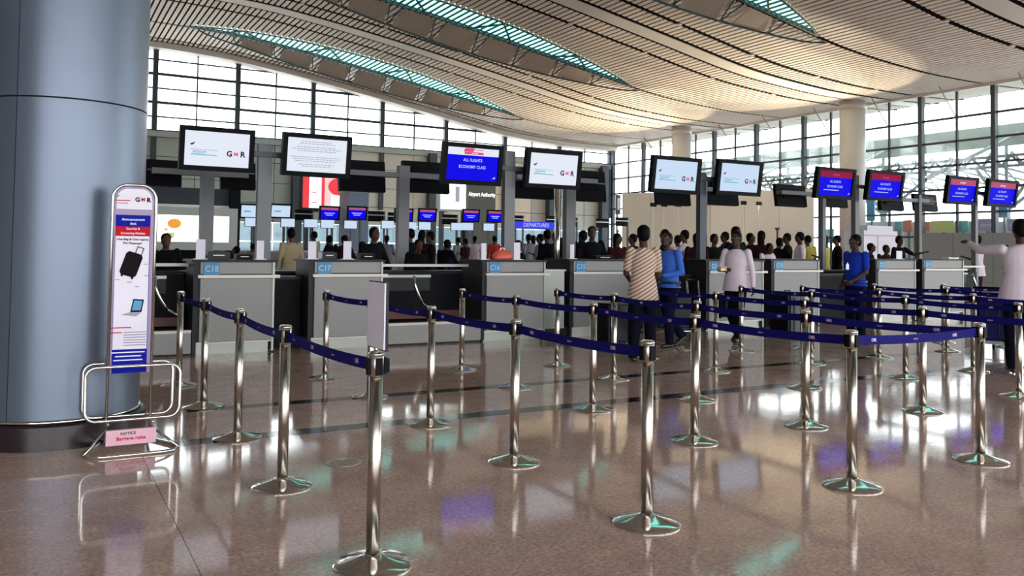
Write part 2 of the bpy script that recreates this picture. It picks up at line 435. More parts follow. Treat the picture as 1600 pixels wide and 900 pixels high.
# skylights: green glass over the slot, dark fins across, bowed truss and hanging reflectors
for si, S in enumerate(SLOT):
    sk = struct('window_%d' % (si+3))
    mb = MB(); roofstrip(mb, lambda x, S=S: S-slotw(x, S)-0.05, S+0.02, 0.11, 0.02, xa=10.0, xb=41.0)
    mb.build('skylight_glass', 'glass_green', sk)
    mb = MB(); x = 10.5
    while x < 40.9:
        w = slotw(x, S)
        z = froof(x); mb.box(x-0.085, S-w, z+0.0, x+0.085, S, z+0.07); x += 0.44
    mb.build('fins', 'truss', sk, kind='stuff')
    # edge beams
    for (nm, off) in (('edge_beam', 0.0), ('edge_beam', 1.0)):
        mb = MB(); x = 10.0; pts = []
        while x <= 41.0: pts.append(Vector((x, S-slotw(x, S)*off, froof(x)+0.02))); x += 1.0
        for i in range(len(pts)-1): mb.bar(pts[i], pts[i+1], 0.2 if off == 0 else 0.08, 0.12)
        mb.build(nm, 'truss', sk)
    # lower bowed chord with V brackets, panels between them
    def low(x, S=S):
        t = (x-11.0)/31.0; s = max(0, sin(pi*min(max(t, 0), 1)))
        return Vector((x, S+0.35+1.8*s**0.7, froof(x)-0.05-1.0*s**0.7))
    nodes = [11.0, 14.2, 17.6, 21.0, 24.4, 27.8, 31.2, 34.6, 38.0, 42.0]
    mb = MB()
    for i in range(len(nodes)-1):
        k = 5
        for j in range(k):
            xa = nodes[i]+(nodes[i+1]-nodes[i])*j/k; xb = nodes[i]+(nodes[i+1]-nodes[i])*(j+1)/k
            mb.bar(low(xa), low(xb), 0.10)
    mb.build('bottom_chord', 'truss', sk)
    for i, xn in enumerate(nodes[1:-1]):
        w = slotw(xn, S); mb = MB(); top1 = Vector((xn-0.5, S, froof(xn))); top2 = Vector((xn+0.5, S, froof(xn)))
        L = low(xn); mb.bar(L, top1, 0.07); mb.bar(L, top2, 0.07); mb.bar(L+Vector((-0.35, -0.1, 0)), L+Vector((0.35, -0.1, 0)), 0.08)
        if i % 2 == 0:
            ap = Vector((xn, S-w*0.92, froof(xn)+0.05)); mb.bar(Vector((xn-1.3, S, froof(xn-1.3))), ap, 0.12); mb.bar(Vector((xn+2.2, S, froof(xn+2.2))), ap, 0.12)
        mb.build('bracket', 'truss', sk)
    for i in range(1, len(nodes)-2):
        xa, xb = nodes[i]+0.35, nodes[i+1]-0.35; mb = MB(); v = []; K = 5
        for j in range(K+1):
            x = xa+(xb-xa)*j/K; e = 0.18 if j in (0, K) else 0.0
            l = low(x); a = Vector((x, S+0.15+e, froof(x)-0.12)); b = l+Vector((0, -e, 0.03))
            v += [a, b, b+Vector((0, 0, 0.03)), a+Vector((0, 0, 0.03))]
        f = []
        for j in range(K):
            o = j*4; p = o+4; f += [(o, o+1, p+1, p), (o+1, o+2, p+2, p+1), (o+2, o+3, p+3, p+2), (o+3, o, p, p+3)]
        f += [(0, 3, 2, 1), (len(v)-4, len(v)-3, len(v)-2, len(v)-1)]
        mb.add(v, f); mb.build('reflector_panel', 'reflector', sk)
# recessed spot lamps along the dark channels
mbs = MB().lathe([(0.14, 0.0), (0.16, 0.0), (0.16, 0.12), (0.0, 0.12)], n=10)
sp0 = None
k = 0
for S in SLOT:
    for off in (5.64, 11.6):
        for j in range(7):
            x = 16.0+6.3*j+(0 if off < 6 else 2.0); yy = S+off
            if yy > YF or x > 57: continue
            if sp0 is None:
                sp0 = mbs.build('ceiling_spot_lamp', 'ceil_band'); o = sp0
                sp0.data.materials.append(M['lightbox'])
            else:
                o = sp0.copy(); COL.objects.link(o)
            o.location = (x, yy, froof(x)-0.06)
            on = ['first', 'second', 'third', 'fourth', 'fifth', 'sixth', 'seventh'][j]
            sn = ['behind the camera', 'overhead', 'nearest visible', 'middle', 'farthest'][SLOT.index(S)]
            tag(o, '%s round spot lamp from left, %s channel past the %s skylight' % (on, 'first' if off < 6 else 'last', sn), 'lamp', 'spot lamps in the ceiling channels')
            k += 1

# ---- far glass wall (plane Y = 80) : window_1
w1 = struct('window_1'); SILL = 11.25
def pane(name, P, parent, matn, n, th=0.03):
    """thin pane: polygon P (list of 4 points) with thickness th along n"""
    n = Vector(n)*th; v = [Vector(p) for p in P]; v2 = [p+n for p in v]
    return MB().add(v+v2, [(0,1,2,3), (7,6,5,4), (0,4,5,1), (1,5,6,2), (2,6,7,3), (3,7,4,0)]).build(name, matn, parent)
bay = 7.08; X0 = 8.7-bay*3
lev = [SILL, 11.55]+[11.55+1.27*k for k in range(1, 7)]+[21]
for bi in range(0, 10):
    for half in (0, 1):
        xa = X0+bay*(bi+half*0.5); xb = xa+bay*0.5
        if xa >= XR: continue
        xb = min(xb, XR)
        for li in range(1, len(lev)-1):
            z0, z1 = lev[li], lev[li+1]
            ta, tb = min(z1, froof(xa)-0.1), min(z1, froof(xb)-0.1)
            if max(ta, tb) < z0+0.15: continue
            ta = max(ta, z0+0.02); tb = max(tb, z0+0.02)
            pane('glass_pane', [(xa+.04, YF, z0), (xb-.04, YF, z0), (xb-.04, YF, tb), (xa+.04, YF, ta)], w1, 'glass', (0, 1, 0))
for bi in range(0, 11):
    xa = X0+bay*bi
    if xa <= XR+0.5: MB().box(-0.22, -0.3, 0, 0.22, 0.15, froof(min(xa, XR))-SILL+6).build('mullion', 'mullion', w1, loc=(xa, YF-0.1, SILL-6))
    xh = xa+bay/2
    if xh < XR: MB().box(-0.06, -0.1, 0, 0.06, 0.1, froof(xh)-SILL).build('thin_mullion', 'transom', w1, loc=(xh, YF-0.1, SILL))
for li, z in enumerate(lev[1:-1]):
    xe = XR
    while froof(xe) < z+0.1: xe -= 0.3
    h = 0.24 if li % 2 == 0 else 0.13
    MB().box(XL, -0.08, -h/2, xe, 0.08, h/2).build('transom', 'transom', w1, loc=(0, YF-0.05, z))
mb = MB(); roofstrip(mb, YF-1.3, YF+0.3, -0.55, 0.5, xb=XR); mb.build('head_beam', 'ceil_band', w1)
# ---- right glass wall (plane X = 58.4) : window_2
w2 = struct('window_2'); ytk = [34.4+5.6*k for k in range(-8, 9)]
levR = [0.15, 2.8, 4.55, 6.3, 8.05, 9.8, 11.55, 13.7]
for yk in ytk:
    if YB < yk < YF: MB().box(-0.28, -0.16, 0, 0.12, 0.16, 13.7).build('mullion', 'mullion', w2, loc=(XR, yk, 0))
    yh = yk+2.8
    if YB < yh < YF: MB().box(-0.08, -0.07, 0, 0.08, 0.07, 13.7).build('thin_mullion', 'transom', w2, loc=(XR, yh, 0))
    for half in (0, 1):
        ya = yk+2.8*half; yb = ya+2.8
        if ya < YB or ya >= YF: continue
        yb = min(yb, YF)
        for li in range(len(levR)-1):
            pane('glass_pane', [(XR+.02, ya+.04, levR[li]), (XR+.02, ya+.04, levR[li+1]), (XR+.02, yb-.04, levR[li+1]), (XR+.02, yb-.04, levR[li])], w2, 'glass', (1, 0, 0))
    # stays from the thin mullion up to the roof
    if YB < yh < YF-3:
        MB().tube([(XR-0.15, yh, 11.55), (XR-2.4, yh-0.2, 13.55)], 0.045, 6).build('stay_rod', 'steel_dull', w2)
for z in levR[:-1]:
    MB().box(-0.08, YB, -0.08, 0.08, YF, 0.08).build('transom', 'mullion', w2, loc=(XR, 0, z))
MB().box(XR-0.3, YB, 13.45, XR+0.3, YF, 13.9).build('head_beam', 'ceil_band', w2)
MB().box(XR-0.1, YB, 0, XR+0.1, YF, 0.15).build('sill_kerb', 'mullion', w2)

# ---- far wall cladding below the glass, as panels
wf = struct('wall_far')
MB().box(XL, YF, 3.7, XR, YF+0.4, SILL).build('backing', 'clad_dark', wf)
MB().box(XL, YF-0.5, SILL-0.25, XR, YF+0.1, SILL+0.25).build('ledge', 'clad_grey', wf)
pz = [0.1, 1.9, 3.7, 5.5, 7.4, 9.3, 11.0]
i = 0; x = 1.6
while x < XR-0.2:
    xb = min(x+bay/2, XR)
    for j in range(len(pz)-1):
        cx = (x+xb)/2
        mname = 'clad_grey' if cx < 27 or cx > 47 else 'clad_beige'
        if j < 2: mname = 'glass_tinted'
        MB().box(0.03, -0.12, 0.03, xb-x-0.03, 0, pz[j+1]-pz[j]-0.03).build('glazed_panel' if j < 2 else 'wall_panel', mname, wf, loc=(x, YF, pz[j]))
    x += bay/2
for px, w in ((466, 0.9), (541, 0.5), (678, 0.8), (864, 0.6), (948, 0.9)):
    p = at(px, 300, YF-1.2); MB().box(-w/2, -0.4, 0, w/2, 0.4, SILL).build('dark_post', 'mullion', wf, loc=(p.x, YF-0.6, 0))

# ---- walls left and behind (out of frame): glass front behind the camera, solid left
wl = struct('wall_left'); MB().box(XL-0.4, YB, 0, XL, YF, 19.5).build('wall_face', 'wall_plain', wl)
wb = struct('wall_behind')
MB().box(XL, YB-0.4, 0, XR, YB, 0.6).build('wall_face', 'wall_plain', wb)
MB().box(XL, YB-0.4, 7.5, XR, YB, 19.6).build('upper_wall_face', 'wall_plain', wb)
for k in range(0, 13): MB().box(-0.3, -0.4, 0.6, 0.3, 0, 7.5).build('pier', 'wall_plain', wb, loc=(XL+6*k, YB, 0))

# ---- outside ground
gr = struct('ground'); MB().box(-150, -150, -0.5, 260, 300, -0.31).build('apron', 'tarmac', gr)

# ---- roof columns by the right glass wall
def column(px, ytop, Y, r, label):
    p = at(px, ytop, Y); X = p.x; z = froof(X)
    t = thing('roof_column', (X, Y, 0), label, 'column')
    MB().lathe([(r, 0), (r, z+0.1)], n=32).build('shaft', 'col', t)
    MB().lathe([(r*1.0, z-0.75), (r*1.07, z-0.7), (r*1.07, z-0.3), (r, z-0.25)], n=32).build('collar', 'trim_light', t)
    MB().lathe([(r*1.12, 0), (r*1.12, 0.5), (r, 0.55)], n=32).build('base_ring', 'steel_dull', t)
    return X
cxa = column(1332, 165, 44.6, 0.98, 'wide white round column at the right, behind the red and blue screens')
cxb = column(1065, 202, 62.9, 0.92, 'cream round column further back, rising behind the light screens')
for cx, cy in ((cxa, 44.6), (cxb, 62.9)):
    for sgn in (-1, 1):
        up = thing('uplight', (cx-6.0, cy+sgn*2.2, 0), 'slim warm uplight mast, %s, by the %s roof column' % ('nearer of two' if sgn < 0 else 'farther of two', 'wide white' if cy < 50 else 'farther cream'), 'lamp', 'uplights beside the roof columns')
        MB().lathe([(0.07, 0), (0.07, 3.2)], n=8).build('mast', 'mullion', up)
        MB().lathe([(0.09, 3.2), (0.2, 3.35), (0.2, 3.42), (0.0, 3.42)], n=12).build('lamp_head', ['mullion'], up)
        l = bpy.data.lights.new('uplight_bulb', 'SPOT'); l.energy = 5000; l.color = (1.0, 0.84, 0.58); l.spot_size = radians(85); l.shadow_soft_size = 0.2
        lo = bpy.data.objects.new('uplight_bulb', l); COL.objects.link(lo); lo.parent = up; lo.location = (0, 0, 3.5); lo.rotation_euler = (pi, radians(-16), 0)

# ================================================================== NEAR PILLAR
pil = thing('pillar', (0.17, 7.33, 0), 'wide round blue-grey metal-clad pillar filling the left edge', 'pillar')
def arc_panel(r, a0, a1, z0, z1, th=0.012, n=16, lean=0.0):
    v = []; f = []
    for i in range(n+1):
        a = a0+(a1-a0)*i/n
        for rr, z in ((r, z0), (r, z1), (r-th, z1), (r-th, z0)): v.append((rr*cos(a), rr*sin(a), z))
    for i in range(n):
        o = i*4; p = o+4; f += [(o, p, p+1, o+1), (o+1, p+1, p+2, o+2), (o+2, p+2, p+3, o+3), (o+3, p+3, p, o)]
    f += [(0, 1, 2, 3), (len(v)-1, len(v)-2, len(v)-3, len(v)-4)]
    return MB().add(v, f, 0, False)
RP = 0.575
a_s = radians(-90-34)
MB().lathe([(RP-0.02, 0.02), (RP-0.02, froof(0))], n=48).build('core', 'seam', pil)
zc = [0.19, 2.49, 4.79, 7.09, 9.39, 11.69, 13.99, 16.3, 19.2]
for zi in range(len(zc)-1):
    for k in range(3):
        g = 0.006
        b = arc_panel(RP, a_s+k*2*pi/3+g, a_s+(k+1)*2*pi/3-g, zc[zi]+0.006, zc[zi+1]-0.006, n=24)
        b.sm = [True]*len(b.sm); b.sm[-2:] = [False, False]
        b.build('cladding_panel', 'pillar', pil).data.set_sharp_from_angle(angle=radians(40))
MB().lathe([(0.625, 0), (0.625, 0.165), (0.60, 0.18), (0.57, 0.18)], n=48).build('plinth', 'plinth', pil).data.set_sharp_from_angle(angle=radians(30))
MB().lathe([(0.585, 0.18), (0.592, 0.185), (0.592, 0.20), (0.577, 0.205)], n=48).build('skirt_ring', 'chrome', pil)

# ================================================================== POSTER STAND
st = thing('poster_stand', (0.62, 6.55, 0), 'tubular steel poster stand with baggage notice, standing before the blue-grey pillar', 'sign stand')
pL, pR = at(172, 450, 6.62).x-0.62, at(240, 450, 6.62).x-0.62
ztop = at(205, 289, 6.62).z
xm = (pL+pR)/2; hw = (pR-pL)/2
arch = [(pL, 0.07, 0.08), (pL, 0.07, ztop-0.10)]
for k in range(1, 8):
    a = pi-pi/2*k/8; arch.append((pL+0.10+0.10*cos(a), 0.07, ztop-0.10+0.10*sin(a)))
for k in range(0, 9):
    a = pi/2-pi/2*k/8; arch.append((pR-0.10+0.10*cos(a), 0.07, ztop-0.10+0.10*sin(a)))
arch.append((pR, 0.07, 0.08))
MB().tube(arch, 0.011, 10).build('arched_frame', 'chrome', st)
zb = at(205, 582, 6.62).z; zh = at(205, 333, 6.62).z
# board with rounded top
bd = MB(); n = 10; out = [(pL+0.012, zb), (pR-0.012, zb), (pR-0.012, ztop-0.10)]
for k in range(0, n+1): a = pi/2*k/n; out.append((pR-0.10+0.085*cos(a), ztop-0.10+0.085*sin(a)))
for k in range(0, n+1): a = pi/2+pi/2*k/n; out.append((pL+0.10+0.085*cos(a), ztop-0.10+0.085*sin(a)))
out.append((pL+0.012, ztop-0.10)); N = len(out)
bd.add([(x, 0.06, z) for x, z in out]+[(x, 0.08, z) for x, z in out], [list(range(N)), list(range(N, 2*N))[::-1]]+[(i, i+N, (i+1) % N+N, (i+1) % N) for i in range(N)])
bd.build('poster_board', 'purple_pole', st)
FY = 0.0575
def rect(mb, x0, x1, z0, z1, y, mi=0): mb.add([(x0, y, z0), (x1, y, z0), (x1, y, z1), (x0, y, z1)], [(0, 1, 2, 3)], mi)
def slab(x0, x1, z0, z1, y, t=0.002): return MB().box(x0, y-t, z0, x1, y, z1)
wI = hw*2*0.80; xl = xm-wI/2-0.006; xr = xm+wI/2-0.006
def zz(py): return at(205, py, 6.62).z
# white header: rounded top panel
hd = MB(); o2 = [(pL+0.025, zz(327)), (pR-0.025, zz(327)), (pR-0.025, ztop-0.11)]
for k in range(0, n+1): a = pi/2*k/n; o2.append((pR-0.10+0.072*cos(a), ztop-0.10+0.072*sin(a)))
for k in range(0, n+1): a = pi/2+pi/2*k/n; o2.append((pL+0.10+0.072*cos(a), ztop-0.10+0.072*sin(a)))
o2.append((pL+0.025, ztop-0.11)); N = len(o2)
hd.add([(x, FY, z) for x, z in o2]+[(x, FY+0.003, z) for x, z in o2], [list(range(N)), list(range(N, 2*N))[::-1]]+[(i, i+N, (i+1) % N+N, (i+1) % N) for i in range(N)])
hdo = hd.build('header_panel', 'sign_white', st, 'white rounded header with logo')
bl = slab(xl, xr, zb+0.0, zz(336), FY+0.002, 0.003).build('poster_backing', 'blue_print', st, 'blue poster ends above and below')
slab(xl, xr, zz(369), zz(354), FY-0.001).build('red_stripe', 'red_print', st)
slab(xl+0.002, xr-0.004, zz(545), zz(369), FY-0.001).build('white_sheet', 'sign_white', st)
UX, UZ = (1, 0, 0), (0, 0, 1)
mb = MB()
text(mb, 'G', (xm+0.018, FY-0.003, zz(312)), UX, UZ, 0.033, 0, 0.04); text(mb, 'R', (xm+0.093, FY-0.003, zz(312)), UX, UZ, 0.033, 0, 0.04)
text(mb, 'M', (xm+0.055, FY-0.003, zz(311.5)), UX, UZ, 0.026, 1, 0.03)
mb.add([(xm-0.125, FY-0.003, zz(308)), (xm-0.095, FY-0.003, zz(305)), (xm-0.11, FY-0.003, zz(308))], [(0, 1, 2)], 0)
rect(mb, xm-0.125, xm-0.03, zz(314.5), zz(313), FY-0.003, 1); rect(mb, xm-0.125, xm-0.045, zz(318.5), zz(317), FY-0.003, 2)
mb.build('logo_print', ['dark_print', 'red_print', 'grey_print'], hdo)
mb = MB()
text(mb, 'Announcement', (xm-0.006, FY-0.004, zz(343)), UX, UZ, 0.018, 0, 0.02); text(mb, 'desk', (xm-0.006, FY-0.004, zz(349.5)), UX, UZ, 0.017, 0, 0.02)
text(mb, 'Security &', (xm-0.006, FY-0.004, zz(357.5)), UX, UZ, 0.016, 0, 0.02); text(mb, 'Screening Notice', (xm-0.006, FY-0.004, zz(364.5)), UX, UZ, 0.017, 0, 0.02)
for k, w in ((549, 0.115), (555, 0.09), (561, 0.10)): rect(mb, xm-w-0.01, xm+w*0.9-0.01, zz(k+1.8), zz(k), FY-0.002, 0)
mb.build('poster_lettering', 'white_print', bl)
mb = MB()
text(mb, 'One Bag & One Laptop', (xm-0.006, FY-0.006, zz(374)), UX, UZ, 0.0165, 0, 0.02); text(mb, 'Per Passenger', (xm-0.006, FY-0.006, zz(380)), UX, UZ, 0.0165, 0, 0.02)
# suitcase picture
def rot(pts, c, a): return [(c[0]+(x*cos(a)-z*sin(a)), FY-0.006, c[1]+(x*sin(a)+z*cos(a))) for x, z in pts]
c = (xm-0.012, zz(413)); A = radians(-18); bw, bh = 0.058, 0.087
body = [(-bw+0.015, -bh), (bw-0.015, -bh), (bw, -bh+0.02), (bw, bh-0.02), (bw-0.015, bh), (-bw+0.015, bh), (-bw, bh-0.02), (-bw, -bh+0.02)]
mb.add(rot(body, c, A), [list(range(8))], 0)
for x0 in (0.0, 0.042): mb.add(rot([(x0-0.003, bh), (x0+0.003, bh), (x0+0.003, bh+0.05), (x0-0.003, bh+0.05)], c, A), [(0, 1, 2, 3)], 0)
mb.add(rot([(-0.003, bh+0.044), (0.045, bh+0.044), (0.045, bh+0.05), (-0.003, bh+0.05)], c, A), [(0, 1, 2, 3)], 0)
mb.add(rot([(-0.04, -bh-0.012), (-0.025, -bh-0.012), (-0.025, -bh), (-0.04, -bh)], c, A), [(0, 1, 2, 3)], 0)
mb.add(rot([(0.03, -bh-0.012), (0.045, -bh-0.012), (0.045, -bh), (0.03, -bh)], c, A), [(0, 1, 2, 3)], 0)
# laptop picture
c = (xm+0.02, zz(480))
mb.add([(c[0]-0.03, FY-0.006, c[1]-0.035), (c[0]+0.045, FY-0.006, c[1]-0.035), (c[0]+0.06, FY-0.006, c[1]+0.055), (c[0]-0.012, FY-0.006, c[1]+0.06)], [(0, 1, 2, 3)], 0)
mb.add([(c[0]-0.02, FY-0.007, c[1]-0.022), (c[0]+0.038, FY-0.007, c[1]-0.022), (c[0]+0.05, FY-0.007, c[1]+0.045), (c[0]-0.006, FY-0.007, c[1]+0.05)], [(0, 1, 2, 3)], 1)
mb.add([(c[0]-0.09, FY-0.006, c[1]-0.052), (c[0]+0.01, FY-0.006, c[1]-0.066), (c[0]+0.045, FY-0.006, c[1]-0.036), (c[0]-0.028, FY-0.006, c[1]-0.034)], [(0, 1, 2, 3)], 2)
for k in range(6): rect(mb, xm-0.05, xm+0.12-0.012*(k % 3), zz(519.5+k*4), zz(518+k*4), FY-0.006, 2)
rect(mb, xm-0.135, xm+0.0, zz(512), zz(510.5), FY-0.006, 3); rect(mb, xm-0.135, xm-0.06, zz(519.5), zz(518), FY-0.006, 3)
for (dx, py) in ((0.085, 412), (0.09, 430), (-0.10, 436), (-0.02, 440), (0.03, 447)): rect(mb, xm+dx-0.015, xm+dx+0.015, zz(py+1.4), zz(py), FY-0.006, 2)
mb.build('poster_pictures', ['dark_print', 'sky_board', 'grey_print', 'red_print'], bl)
def rloop(x0, x1, z0, z1, y, r, k=5):
    P = []
    for cx, cz, a0 in ((x1-r, z1-r, 0), (x0+r, z1-r, pi/2), (x0+r, z0+r, pi), (x1-r, z0+r, 3*pi/2)):
        for i in range(k+1): a = a0+pi/2*i/k; P.append((cx+r*cos(a), y, cz+r*sin(a)))
    return P
gx0, gx1 = at(133, 600, 6.45).x-0.62, at(281, 600, 6.45).x-0.62
MB().tube(rloop(gx0, gx1, at(205, 655, 6.45).z, at(205, 572, 6.45).z, -0.10, 0.07), 0.011, 8, closed=True).build('guard_loop', 'chrome', st)
MB().tube(rloop(gx0, gx1-0.01, at(205, 655, 6.75).z+0.03, at(205, 566, 6.75).z, 0.20, 0.07), 0.011, 8, closed=True).build('guard_loop', 'chrome', st)
# base hoop resting on the floor, rising at the back to the frame
bp = [(pL-0.02, 0.26, 0.012), (gx0+0.02, -0.05, 0.012), (gx0+0.01, -0.14, 0.012), (gx0+0.05, -0.215, 0.012), (gx0+0.12, -0.235, 0.012), (gx1-0.12, -0.235, 0.012), (gx1-0.05, -0.215, 0.012), (gx1-0.01, -0.14, 0.012), (gx1-0.02, -0.05, 0.012), (pR+0.02, 0.26, 0.012)]
MB().tube(bp, 0.012, 8, closed=True).build('base_hoop', 'chrome', st)
for sx, gx in ((pL, gx0), (pR, gx1)):
    MB().tube([(sx, 0.07, 0.3), (sx, 0.07, 0.14), (sx, 0.10, 0.05), (sx, 0.25, 0.012)], 0.010, 8).build('leg', 'chrome', st)
    MB().tube([(sx, 0.07, 0.14), ((sx+gx)/2, -0.06, 0.08), (gx, -0.14, 0.012)], 0.009, 8).build('brace', 'chrome', st)
    MB().tube([(sx, 0.07, 0.35), (sx, 0.07, 0.2), (sx, -0.10, 0.2)], 0.009, 8).build('guard_bracket', 'chrome', st)
bx = MB().box(at(165, 690, 6.5).x-0.62, -0.06, 0.045, at(243, 690, 6.5).x-0.62, -0.03, 0.15).build('small_board', 'pink_board', st, 'small pink lettered board')
mb = MB(); bxm = (at(165, 690, 6.5).x+at(243, 690, 6.5).x)/2-0.62
text(mb, 'NOTICE', (bxm-0.02, -0.0605, 0.123), UX, UZ, 0.02, 1, 0.03); text(mb, 'Baggage rules', (bxm, -0.0605, 0.088), UX, UZ, 0.026, 0, 0.03)
mb.build('board_lettering', ['red_print', 'dark_print'], bx)

# ================================================================== STANCHIONS AND BELTS
def post_mesh():
    b = MB().lathe([(0.0, 0.0), (0.178, 0.0), (0.18, 0.008), (0.172, 0.014), (0.12, 0.026), (0.06, 0.044), (0.04, 0.052), (0.034, 0.06)], n=40)
    p = MB().lathe([(0.0315, 0.05), (0.0315, 0.86)], n=24)
    h = MB().lathe([(0.033, 0.86), (0.036, 0.862), (0.036, 0.952), (0.033, 0.955)], n=24)
    c = MB().lathe([(0.0365, 0.952), (0.0385, 0.955), (0.0385, 0.963), (0.030, 0.972), (0.0, 0.975)], n=24)
    cl = MB()
    for dx, dy in ((1, 0), (-1, 0), (0, 1), (0, -1)):
        if dx: cl.box(min(dx*0.03, dx*0.044), -0.016, 0.868, max(dx*0.03, dx*0.044), 0.016, 0.945)
        else: cl.box(-0.016, min(dy*0.03, dy*0.044), 0.868, 0.016, max(dy*0.03, dy*0.044), 0.945)
    return b, p, h, c, cl
proto = None
def stanchion(X, Y, label):
    global proto
    if proto is None:
        t = empty('stanchion')
        b, p, h, c, cl = post_mesh()
        b.build('base', 'chrome', t).data.set_sharp_from_angle(angle=radians(35)); p.build('pole', 'steel', t); h.build('head', 'steel', t)
        c.build('cap', 'chrome', t).data.set_sharp_from_angle(angle=radians(40)); cl.build('belt_clip', 'black', t)
        proto = t
    else: t = copy_tree(proto)
    t.location = (X, Y, 0); tag(t, label, 'stanchion', 'belt posts of the check-in queue')
    return t
def belt(t, A, B):
    """belt drawn out from the post at A (t's location) to the post at B, slightly sagging"""
    A = Vector((A[0], A[1], 0)); B = Vector((B[0], B[1], 0)); d = (B-A); Ln = d.length; d.normalize(); n = Vector((-d.y, d.x, 0))
    K = 14; v = []; f = []; s = 0.018*Ln/1.5
    off = A
    def P(tt): return A+d*(0.04+(Ln-0.08)*tt)-off+Vector((0, 0, 0.908-4*s*tt*(1-tt)))
    for i in range(K+1):
        p = P(i/K); e = n*0.0012; h = Vector((0, 0, 0.029))
        v += [p-e-h, p-e+h, p+e+h, p+e-h]
    for i in range(K):
        o = i*4; q = o+4; f += [(o, q, q+1, o+1), (o+1, q+1, q+2, o+2), (o+2, q+2, q+3, o+3), (o+3, q+3, q, o)]
    f += [(0, 1, 2, 3), (4*K, 4*K+3, 4*K+2, 4*K+1)]
    bo = MB().add(v, f).build('belt', 'belt', t)
    mb = MB()
    for k in range(max(2, int(Ln/0.36))):
        tt = (k+0.6)/max(2, int(Ln/0.36))
        sl = -4*s*(1-2*tt)/Ln; u = (d+Vector((0, 0, sl))).normalized()
        for side in (1, -1):
            o = P(tt)+n*0.002*side*-1
            ux = u*side
            ss = 'G R' if k % 2 == 0 else 'airport'
            # front faces look along -n for side 1
            text(mb, ss, o, ux, (0, 0, 1), 0.024 if k % 2 == 0 else 0.012, 0, 0.02)
            if k % 2 == 0: text(mb, 'M', o, ux, (0, 0, 1), 0.018, 1, 0.05)
    mb.build('belt_print', ['belt_print', 'pink_board'], bo)
    # buckle hooking into the far post
    MB().cbox(P(1.0)-Vector((d.x*0.008, d.y*0.008, 0)), 0.02, 0.02, 0.062).build('buckle', 'black', bo)
def P2(x, y): p = fl(x, y); return (p.x, p.y)
rows = {
 'leftmost queue row': [P2(279, 603), P2(318, 636), P2(371, 685), P2(441, 760), P2(582, 883)],
 'second queue row from the left': [P2(508, 592), P2(578, 620), P2(672, 663), P2(803, 722), P2(1010, 818)],
 'third queue row from the left': [P2(721, 578), P2(805, 605), P2(926, 640), P2(1085, 690), P2(1331, 760)],
 'fourth queue row from the left': [P2(870, 571), P2(959, 592), P2(1089, 625), P2(1259, 666), P2(1532, 720)],
 'fifth queue row from the left': [(7.27, 9.1), P2(1118, 580), P2(1257, 606), P2(1442, 643), (7.25, 3.6)],
 'sixth queue row from the left': [P2(1158, 549), P2(1268, 568), P2(1415, 591), P2(1592, 620)],
 'seventh queue row from the left': [P2(1254, 545), P2(1374, 559), P2(1521, 580), (10.4, 5.0)],
 'eighth queue row from the left': [P2(1366, 537), P2(1480, 549), (11.9, 6.4)],
 'ninth queue row from the left': [P2(1474, 535), (13.5, 7.8)],
}
od = {5: ['farthest', 'second farthest', 'middle', 'second nearest', 'nearest'], 4: ['farthest', 'second farthest', 'second nearest', 'nearest'], 3: ['farthest', 'middle', 'nearest'], 2: ['farther', 'nearer']}
posts = {}
for rn, pts in rows.items():
    L = []
    for i, (X, Y) in enumerate(pts):
        lab = '%s steel belt post of the %s' % (od[len(pts)][i], rn)
        t = stanchion(X, Y, lab); L.append(t); posts[(rn, i)] = t
    for i in range(len(pts)-1): belt(L[i+1], pts[i+1], pts[i])
S1 = posts[('leftmost queue row', 4)]; S1['label'] = 'nearest steel belt post at bottom left of centre, carrying a white sign board'
a = rows['third queue row from the left'][4]; b = rows['fourth queue row from the left'][4]
belt(posts[('fourth queue row from the left', 4)], b, a)
# sign board clipped on the nearest post
sx, sy = rows['leftmost queue row'][4]
sg = thing('sign_holder', (sx, sy, 0.975), 'upright white sign board on top of the nearest steel post', 'sign')
MB().box(-0.008, -0.11, 0.015, 0.0, 0.11, 0.315).build('sign_face', 'sign_white', sg)
MB().box(0.0, -0.115, 0.008, 0.012, 0.115, 0.32).build('back_frame', 'counter_edge', sg)
MB().lathe([(0.006, -0.002), (0.012, 0.0), (0.012, 0.012), (0.004, 0.03)], n=12).build('stem', 'chrome', sg)
MB().box(0.032, -0.02, -0.10, 0.058, 0.02, -0.035).build('belt_end_clip', 'black', S1, loc=(0, 0, 0.975))

